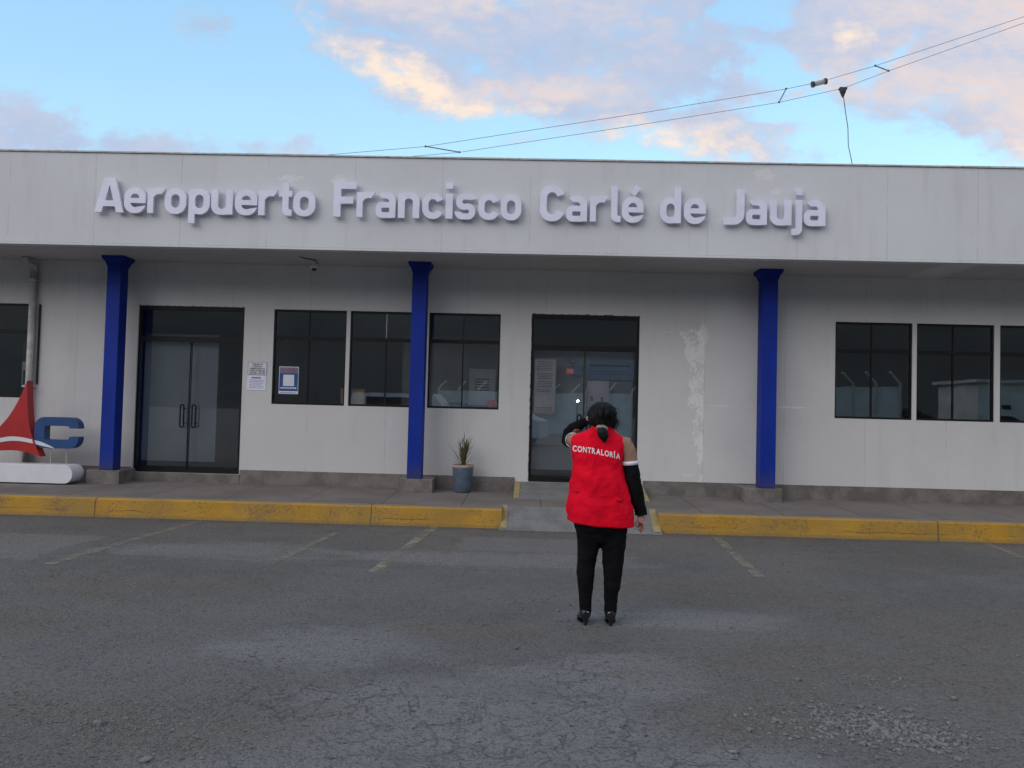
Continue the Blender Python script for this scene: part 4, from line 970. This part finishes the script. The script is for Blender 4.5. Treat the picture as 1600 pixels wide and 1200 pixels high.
# legs
bd2 = [([(-.085,0,.76), (-.08,.005,.58), (-.09,.005,.44), (-.095,-.01,.32), (-.092,-.005,.12), (-.09,0,.07)], [.085,.066,.048,.043,.033,.033]),
       ([(.105,0,.76), (.105,.005,.58), (.105,.005,.44), (.10,-.01,.32), (.093,-.005,.12), (.092,0,.07)], [.085,.066,.048,.043,.033,.033])]
for P_, rr in bd2:
    ltube(bd, P_, rr, 16)
    x = P_[-1][0]; ltube(bd, [(x,-.03,.07), (x,.03,.06), (x*1.06,.11,.03), (x*1.08,.16,.028)], [(.026,.028),(.03,.028),(.036,.018),(.028,.014)], 12)
# arms
ltube(bd, [(.12,0,1.325), (.175,0,1.325), (.205,-.005,1.25), (.225,-.01,1.15), (.243,-.02,1.06), (.272,-.005,.95), (.298,.01,.84), (.306,.014,.80)], [.05,.055,.05,.044,.038,.038,.028,.025], 16)
ltube(bd, [(-.12,0,1.325), (-.165,.01,1.325), (-.195,.09,1.325), (-.213,.18,1.328), (-.226,.24,1.334)], [.05,.050,.038,.032,.030], 16)
ltube(bd, [(-.226,.24,1.334), (-.205,.20,1.39), (-.165,.15,1.43), (-.105,.105,1.475)], [.032,.034,.030,.024], 16)
# right hand: palm, four bent fingers of different length, thumb from the side of the palm
ltube(bd, [(.306,.014,.815), (.306,.014,.79), (.303,.012,.765), (.300,.012,.742)], [(.022,.018),(.027,.024),(.030,.030),(.026,.028)], 12)
fing = [((.318,-.012,.750),(.325,-.016,.722),(.318,-.020,.698),(.303,-.020,.683)), ((.314,.003,.746),(.321,.0,.715),(.312,-.004,.690),(.296,-.006,.676)),
        ((.306,.018,.746),(.311,.018,.716),(.302,.014,.694),(.287,.012,.684)), ((.296,.030,.750),(.298,.032,.728),(.289,.030,.712),(.277,.028,.705))]
for k, f_ in enumerate(fing): ltube(bd, f_, [.0088,.0082,.0074,.0062], 10)
ltube(bd, [(.292,-.002,.785), (.276,-.012,.765), (.266,-.016,.745), (.266,-.014,.722)], [.011,.0105,.009,.007], 10)
# left hand against the cheek
ltube(bd, [(-.105,.105,1.475), (-.090,.115,1.492), (-.080,.125,1.510)], [(.022,.02),(.028,.022),(.026,.018)], 12)
for k in range(4):
    y_ = .085+k*.019; ltube(bd, [(-.082,y_,1.510+.004*k), (-.076,y_+.004,1.538+.004*k), (-.066,y_+.010,1.556+.003*k), (-.058,y_+.014,1.563)], [.0088,.0082,.0074,.0062], 10)
ltube(bd, [(-.092,.095,1.488), (-.084,.075,1.490), (-.074,.060,1.496)], [.011,.010,.008], 10)
body = remeshed(bd, 'body', 'skin', PR, .0048, 3)
for s_ in (-1, 1):
    eb = MB().ball(L_((.006+s_*.03,.116,1.546)), .011, .009, .009, 12, 8).build('eye', 'white_cloth', PR, True)
    MB().ball(L_((.006+s_*.03,.1245,1.546)), .005, .003, .005, 10, 6).build('pupil', 'hair', eb, True)
nz = noise.noise
def wr(amp, fx, fy, fz):      # cloth wrinkles
    return lambda c: amp*(nz(Vector((c.x*fx, c.y*fy, c.z*fz)))+.5*nz(Vector((c.x*fx*2.1+3, c.y*fy*2.1, c.z*fz*2.3))))
# trousers
tb = MB()
tb.loft([sring(.008,0,.60,.085,.075), sring(.006,0,.64,.145,.10), sring(.005,0,.70,.175,.125), sring(.002,0,.80,.195,.14), sring(0,0,.90,.18,.13)])
ltube(tb, [(-.085,0,.76), (-.075,.0,.64), (-.077,.0,.56), (-.089,.0,.46), (-.0935,-.005,.38), (-.0935,-.008,.30), (-.092,0,.20), (-.090,0,.13), (-.090,.0,.085)], [.106,.090,.079,.070,.067,.060,.049,.044,.045], 28)
ltube(tb, [(.105,0,.76), (.104,.0,.64), (.105,.0,.56), (.1055,.0,.46), (.104,-.005,.38), (.101,-.008,.30), (.096,0,.20), (.092,0,.13), (.092,.0,.085)], [.103,.094,.087,.076,.070,.062,.051,.045,.045], 28)
remeshed(tb, 'trousers', 'black_cloth', PR, .008, 4, wr(.0065, 10, 10, 16))
# boots with stacked heels
for s_, x in ((-1, -.090), (1, .093)):
    bt = MB(); ltube(bt, [(x,0,.15), (x,0,.10), (x,-.005,.07)], [.042,.043,.042], 18)
    q = x*1.0
    bt.loft([[L_((q+hw*math.cos(a)+s_*.012*max(0, yy)*8, yy+0, zc_+hz_*math.sin(a))) for a in np.linspace(0, 2*math.pi, 19)[:-1]] for yy, hw, zc_, hz_ in ((-.048,.028,.075,.030), (-.02,.038,.072,.036), (.03,.038,.055,.034), (.08,.040,.036,.026), (.12,.042,.026,.020), (.155,.034,.022,.016), (.18,.014,.018,.010))])
    bo = remeshed(bt, 'boot', 'boot', PR, .005, 3, wr(.002, 30, 30, 30))
    MB().loft([[L_((q+hw*math.cos(a), -.034+hd*math.sin(a), z)) for a in np.linspace(0, 2*math.pi, 13)[:-1]] for z, hw, hd in ((.0, .013, .012), (.03, .014, .013), (.062, .024, .020))]).build('heel', 'boot', bo)
    MB().loft([[L_((q+hw*math.cos(a)+s_*.10*max(0,yy), yy, z)) for yy, hw, a in [(y_, w__, 0) for y_, w__ in ((.02,.025),(.06,.036),(.10,.042),(.14,.038),(.175,.014))]+[(y_, w__, math.pi) for y_, w__ in ((.175,.014),(.14,.038),(.10,.042),(.06,.036),(.02,.025))]] for z in (.0, .009)]).build('sole', 'boot', bo)
    MB().tube([L_((q-.022*s_, -.044, .096)), L_((q-.008*s_, -.048, .099))], .0028, 6).build('boot_glint', 'pipe', bo)  # pale sliver modelled in place of a light glint on the boot
# shirt sleeves, arm sleeves
def sleeve(name, P_, rr, material, amp=.003, f=20):
    mb = MB(); ltube(mb, P_, rr, 26); return remeshed(mb, name, material, PR, .0055, 2, wr(amp, f, f, f))
sleeve('shirt_sleeve', [(.13,0,1.335), (.168,0,1.325), (.198,-.002,1.27), (.208,-.004,1.215), (.214,-.006,1.17)], [.050,.058,.058,.057,.057], 'tan_cloth', .004, 22)
sleeve('arm_sleeve', [(.2125,-.006,1.185), (.226,-.01,1.12), (.238,-.018,1.05), (.258,-.012,.98), (.277,-.002,.91), (.293,.008,.855), (.303,.012,.818), (.304,.012,.802)], [.0575,.058,.0585,.053,.048,.044,.042,.046], 'black_cloth', .005, 22)
wb = MB(); ltube(wb, [(.2115,-.006,1.196), (.2145,-.006,1.168)], [.0615,.0615], 28); wb.build('sleeve_band', 'white_cloth', PR, True)
sleeve('shirt_sleeve', [(-.12,.0,1.335), (-.165,.01,1.33), (-.193,.07,1.332), (-.200,.115,1.332)], [.052,.058,.056,.054], 'tan_cloth', .003)
sleeve('arm_sleeve', [(-.201,.112,1.331), (-.213,.16,1.330), (-.228,.225,1.328), (-.232,.255,1.335), (-.220,.235,1.38), (-.198,.20,1.415), (-.160,.15,1.444), (-.115,.108,1.470), (-.098,.108,1.482)], [.057,.058,.056,.050,.052,.047,.040,.033,.030], 'black_cloth', .004)
wb = MB(); ltube(wb, [(-.2005,.108,1.332), (-.2015,.118,1.331)], [.0590,.0590], 28); wb.build('sleeve_band', 'white_cloth', PR, True)
# vest
VR = [  # z, x left, x right, depth front, depth back
 (.745,-.236,.248,.165,.150),(.80,-.244,.252,.168,.152),(.88,-.236,.240,.160,.148),(.95,-.226,.225,.152,.142),(1.02,-.218,.205,.146,.138),(1.09,-.212,.186,.142,.132),(1.16,-.210,.166,.142,.128),
 (1.20,-.211,.162,.140,.126),(1.24,-.214,.164,.134,.122),(1.28,-.219,.167,.126,.117),(1.31,-.223,.171,.117,.110),(1.335,-.224,.176,.106,.100),(1.355,-.218,.176,.094,.090),(1.372,-.200,.160,.082,.082),(1.387,-.165,.135,.070,.076),(1.402,-.125,.108,.062,.072),(1.418,-.094,.090,.058,.072),(1.435,-.078,.082,.058,.074),(1.458,-.074,.080,.060,.078)]
def vest_ring(zi, off=0):
    z, xl, xr, df, db = zi; cx, hw = (xl+xr)/2, (xr-xl)/2; n = 96; out = []
    e = 2.5 if z < 1.34 else 2.15
    for k in range(n):
        a = 2*math.pi*k/n; ca, sa = math.cos(a), math.sin(a)
        x = cx+(hw+off)*math.copysign(abs(ca)**(2/e), ca); y = ((df if sa > 0 else db)+off)*math.copysign(abs(sa)**(2/e), sa)
        low = max(0, min(1, (1.3-z)/.5))
        fold = .018*low*nz(Vector((x*11, y*9, z*2.4)))+.014*nz(Vector((x*7+z*9, y*6, z*8)))+.006*nz(Vector((x*22-z*14, y*9, z*16)))+.004*low*math.sin(a*9+z*6)
        fl = 1+fold/max(.08, math.hypot(x-cx, y)); 
        zz = z-.055*(x+.01)*(1 if z > .82 else 1.0)-(.018*max(0, -sa) if z < .76 else 0)
        if z > 1.33: zz = z-.03*x
        out.append(L_((cx+(x-cx)*fl, y*fl, zz)))
    return out
import bisect
def vint(z):
    zs = [q[0] for q in VR]; i = min(max(bisect.bisect(zs, z)-1, 0), len(VR)-2); f = (z-zs[i])/(zs[i+1]-zs[i]); return tuple(VR[i][k]+(VR[i+1][k]-VR[i][k])*f for k in range(5))
zz_ = sorted(set(list(np.linspace(.745, 1.34, 50))+list(np.linspace(1.34, 1.458, 22))))
vb = MB(); outer = [vest_ring(vint(z)) for z in zz_]; inner = [vest_ring(vint(z), -.006) for z in (.745, .76)]
vb.loft(inner[::-1]+outer+[vest_ring(vint(z), -.006) for z in (1.458, 1.44)], cap=False)
vest = vb.build('vest', 'vest_red', PR, True)
for z, o_, name in ((.757, .0012, 'hem_piping'),):
    a, b = vest_ring(vint(z-.004), o_), vest_ring(vint(z+.004), o_); MB().loft([a, b], cap=False).build(name, 'vest_red', vest, True)
bvh = BVHTree.FromPolygons([Vector(v) for v in vb.v], vb.f)
def onvest(x, z, off=.003):
    hit = bvh.ray_cast(Vector((FX+x, FY-1, z)), Vector((0, 1, 0)))
    return hit[0]+Vector((0, -off, 0)) if hit[0] else Vector((FX+x, FY-.1, z))
word = 'CONTRALORÍA'; xs = [0]; tot = 0; parts_ = []
for c_ in word:
    me = text_mesh(c_, .056, .0016, .0006, 'LEFT'); lo_ = min(v.co.x for v in me.vertices); hi_ = max(v.co.x for v in me.vertices); parts_.append((me, lo_, hi_)); tot += hi_-lo_+.0075
sc_ = .348/tot; xc = 0
wm = MB(); base_v = []
for i, (me, lo_, hi_) in enumerate(parts_):
    bm = bmesh.new(); bm.from_mesh(me); bmesh.ops.triangulate(bm, faces=bm.faces); bmesh.ops.subdivide_edges(bm, edges=bm.edges, cuts=1, use_grid_fill=False)
    bz = len(wm.v)
    for v in bm.verts:
        gx = -.212+(xc+v.co.x-lo_)*sc_; f = (gx+.212)/.348
        gz = 1.262-f*.052+.010*math.sin(math.pi*f)+v.co.y*(1.0-.05*f)*1.02
        wm.v.append(tuple(onvest(gx, gz, .0035+v.co.z)))
    bm.verts.index_update(); wm.f += [tuple(bz+v.index for v in f_.verts) for f_ in bm.faces]; xc += hi_-lo_+.0075; bm.free()
wm.build('lettering', 'text_white', vest)
# waist adjusters and pocket welts
for x, z in ((-.19, .975), (.125, .925)):
    p0 = onvest(x-.018, z, .006); p1 = onvest(x+.018, z-.004, .006)
    MB().tube([p0, (p0+p1)/2, p1], [(.004,.010),(.005,.012),(.004,.010)], 10).build('waist_tab', 'vest_red', vest, True)
    c_ = onvest(x+.008, z, .012); MB().tube([c_, c_+Vector((0,-.004,0))], .007, 12).build('button', 'red_plastic', vest)
# collar edge
a, b = vest_ring(vint(1.4575), .003), vest_ring(vint(1.452), .003)
MB().loft([a, b], cap=False).build('collar_edge', 'vest_red', vest, True)
# hair
hr = MB(); hr.ball(L_((.004,.005,1.532)), .104, .112, .092, 28, 18); hr.ball(L_((.05,-.01,1.49)), .060, .075, .062, 20, 12); hr.ball(L_((-.035,-.02,1.50)), .066, .078, .062, 20, 12); hr.ball(L_((0,-.05,1.475)), .062, .055, .05, 18, 12); hr.ball(L_((.07,.02,1.463)), .030, .045, .042, 14, 10)
def hd(c):
    a = math.atan2(c.x-FX, c.y-FY); return .008*nz(Vector((a*5, c.z*6, 0)))+.0035*nz(Vector((a*22, c.z*8, 2)))+.004*nz(Vector((c.x*25, c.y*25, c.z*25)))
hair = remeshed(hr, 'hair', 'hair', PR, .006, 4, hd)
pt = MB(); ltube(pt, [(-.012,-.095,1.452), (-.010,-.118,1.43), (-.002,-.138,1.405), (.006,-.140,1.375), (.010,-.136,1.350), (.012,-.132,1.325)], [(.026,.022),(.032,.024),(.040,.028),(.037,.024),(.022,.016),(.004,.003)], 20)
remeshed(pt, 'ponytail', 'hair', hair, .005, 2, lambda c: .004*nz(Vector((c.x*60, c.y*60, c.z*9)))+.003*nz(Vector((c.x*120, c.y*40, c.z*14))))
sm = MB(); pts = []
for k in range(28):
    a = 2*math.pi*k/28; pts.append(L_((-.008+.030*math.cos(a)+.004*nz(Vector((k*.9,0,0))), -.112+.022*math.sin(a)*.9, 1.432+.010*math.cos(a)*-.3+.012*-math.sin(a)+.004*nz(Vector((0,k*.8,0))))))
rings = []
for k in range(28):
    p_ = Vector(pts[k]); tn = (Vector(pts[(k+1) % 28])-Vector(pts[k-1])).normalized(); a_ = Vector((0,0,1)); a_ = (a_-tn*a_.dot(tn)).normalized(); c_ = a_.cross(tn); rr = .013+.0035*math.sin(k*2.9)
    rings.append([p_+(a_*math.cos(v)+c_*math.sin(v))*rr for v in np.linspace(0, 2*math.pi, 11)[:-1]])
sm.loft(rings, closed=True).build('scrunchie', 'scrunchie', hair, True)
rs = random.Random(3); sb = MB()
hbv = BVHTree.FromPolygons([v.co.copy() for v in hair.data.vertices], [tuple(p.vertices) for p in hair.data.polygons])
for _ in range(420):     # strands combed back towards the scrunchie
    a = rs.uniform(-1.5, 1.5); z = rs.uniform(1.46, 1.615); src = Vector(L_((.11*math.sin(a), -.11*math.cos(a)+.03, z)))
    P0 = hbv.find_nearest(src)[0]; T0 = Vector(L_((-.008+rs.uniform(-.02,.02), -.100, 1.445))); P_ = []
    if P0 is None: continue
    n_ = 7
    for k in range(n_):
        f = k/(n_-1); p_ = P0.lerp(T0, f); q_, nn_, _i, _d = hbv.find_nearest(p_); nn_ = nn_ if nn_ else Vector((0,-1,0))
        P_.append(q_+nn_*(.0015+.003*rs.random()*math.sin(f*3.14)))
    sb.tube(P_, .0011, 3, cap=False)
for _ in range(170):      # flyaways
    a = rs.uniform(-2.2, 2.4); z = rs.uniform(1.45, 1.62); src = Vector(L_((.13*math.sin(a), -.13*math.cos(a), z))); q_, nn_, _i, _d = hbv.find_nearest(src)
    v = (nn_+Vector((rs.uniform(-.6,.6), rs.uniform(-.6,.6), rs.uniform(-.8,.3)))).normalized(); ln_ = rs.uniform(.015, .06)
    sb.tube([q_, q_+v*ln_*.5, q_+v*ln_+Vector((0,0,-ln_*.4))], [.0009,.0007,.0004], 3, cap=False)
for _ in range(26):      # loose lock at the right side
    x = rs.uniform(.075, .112); sb.tube([L_((x,-.01,1.52)), L_((x+.012,-.012,1.47)), L_((x+rs.uniform(.0,.012),-.014,rs.uniform(1.41,1.44)))], [.0014,.001,.0004], 3, cap=False)
sb.build('loose_strands', 'hair', hair)
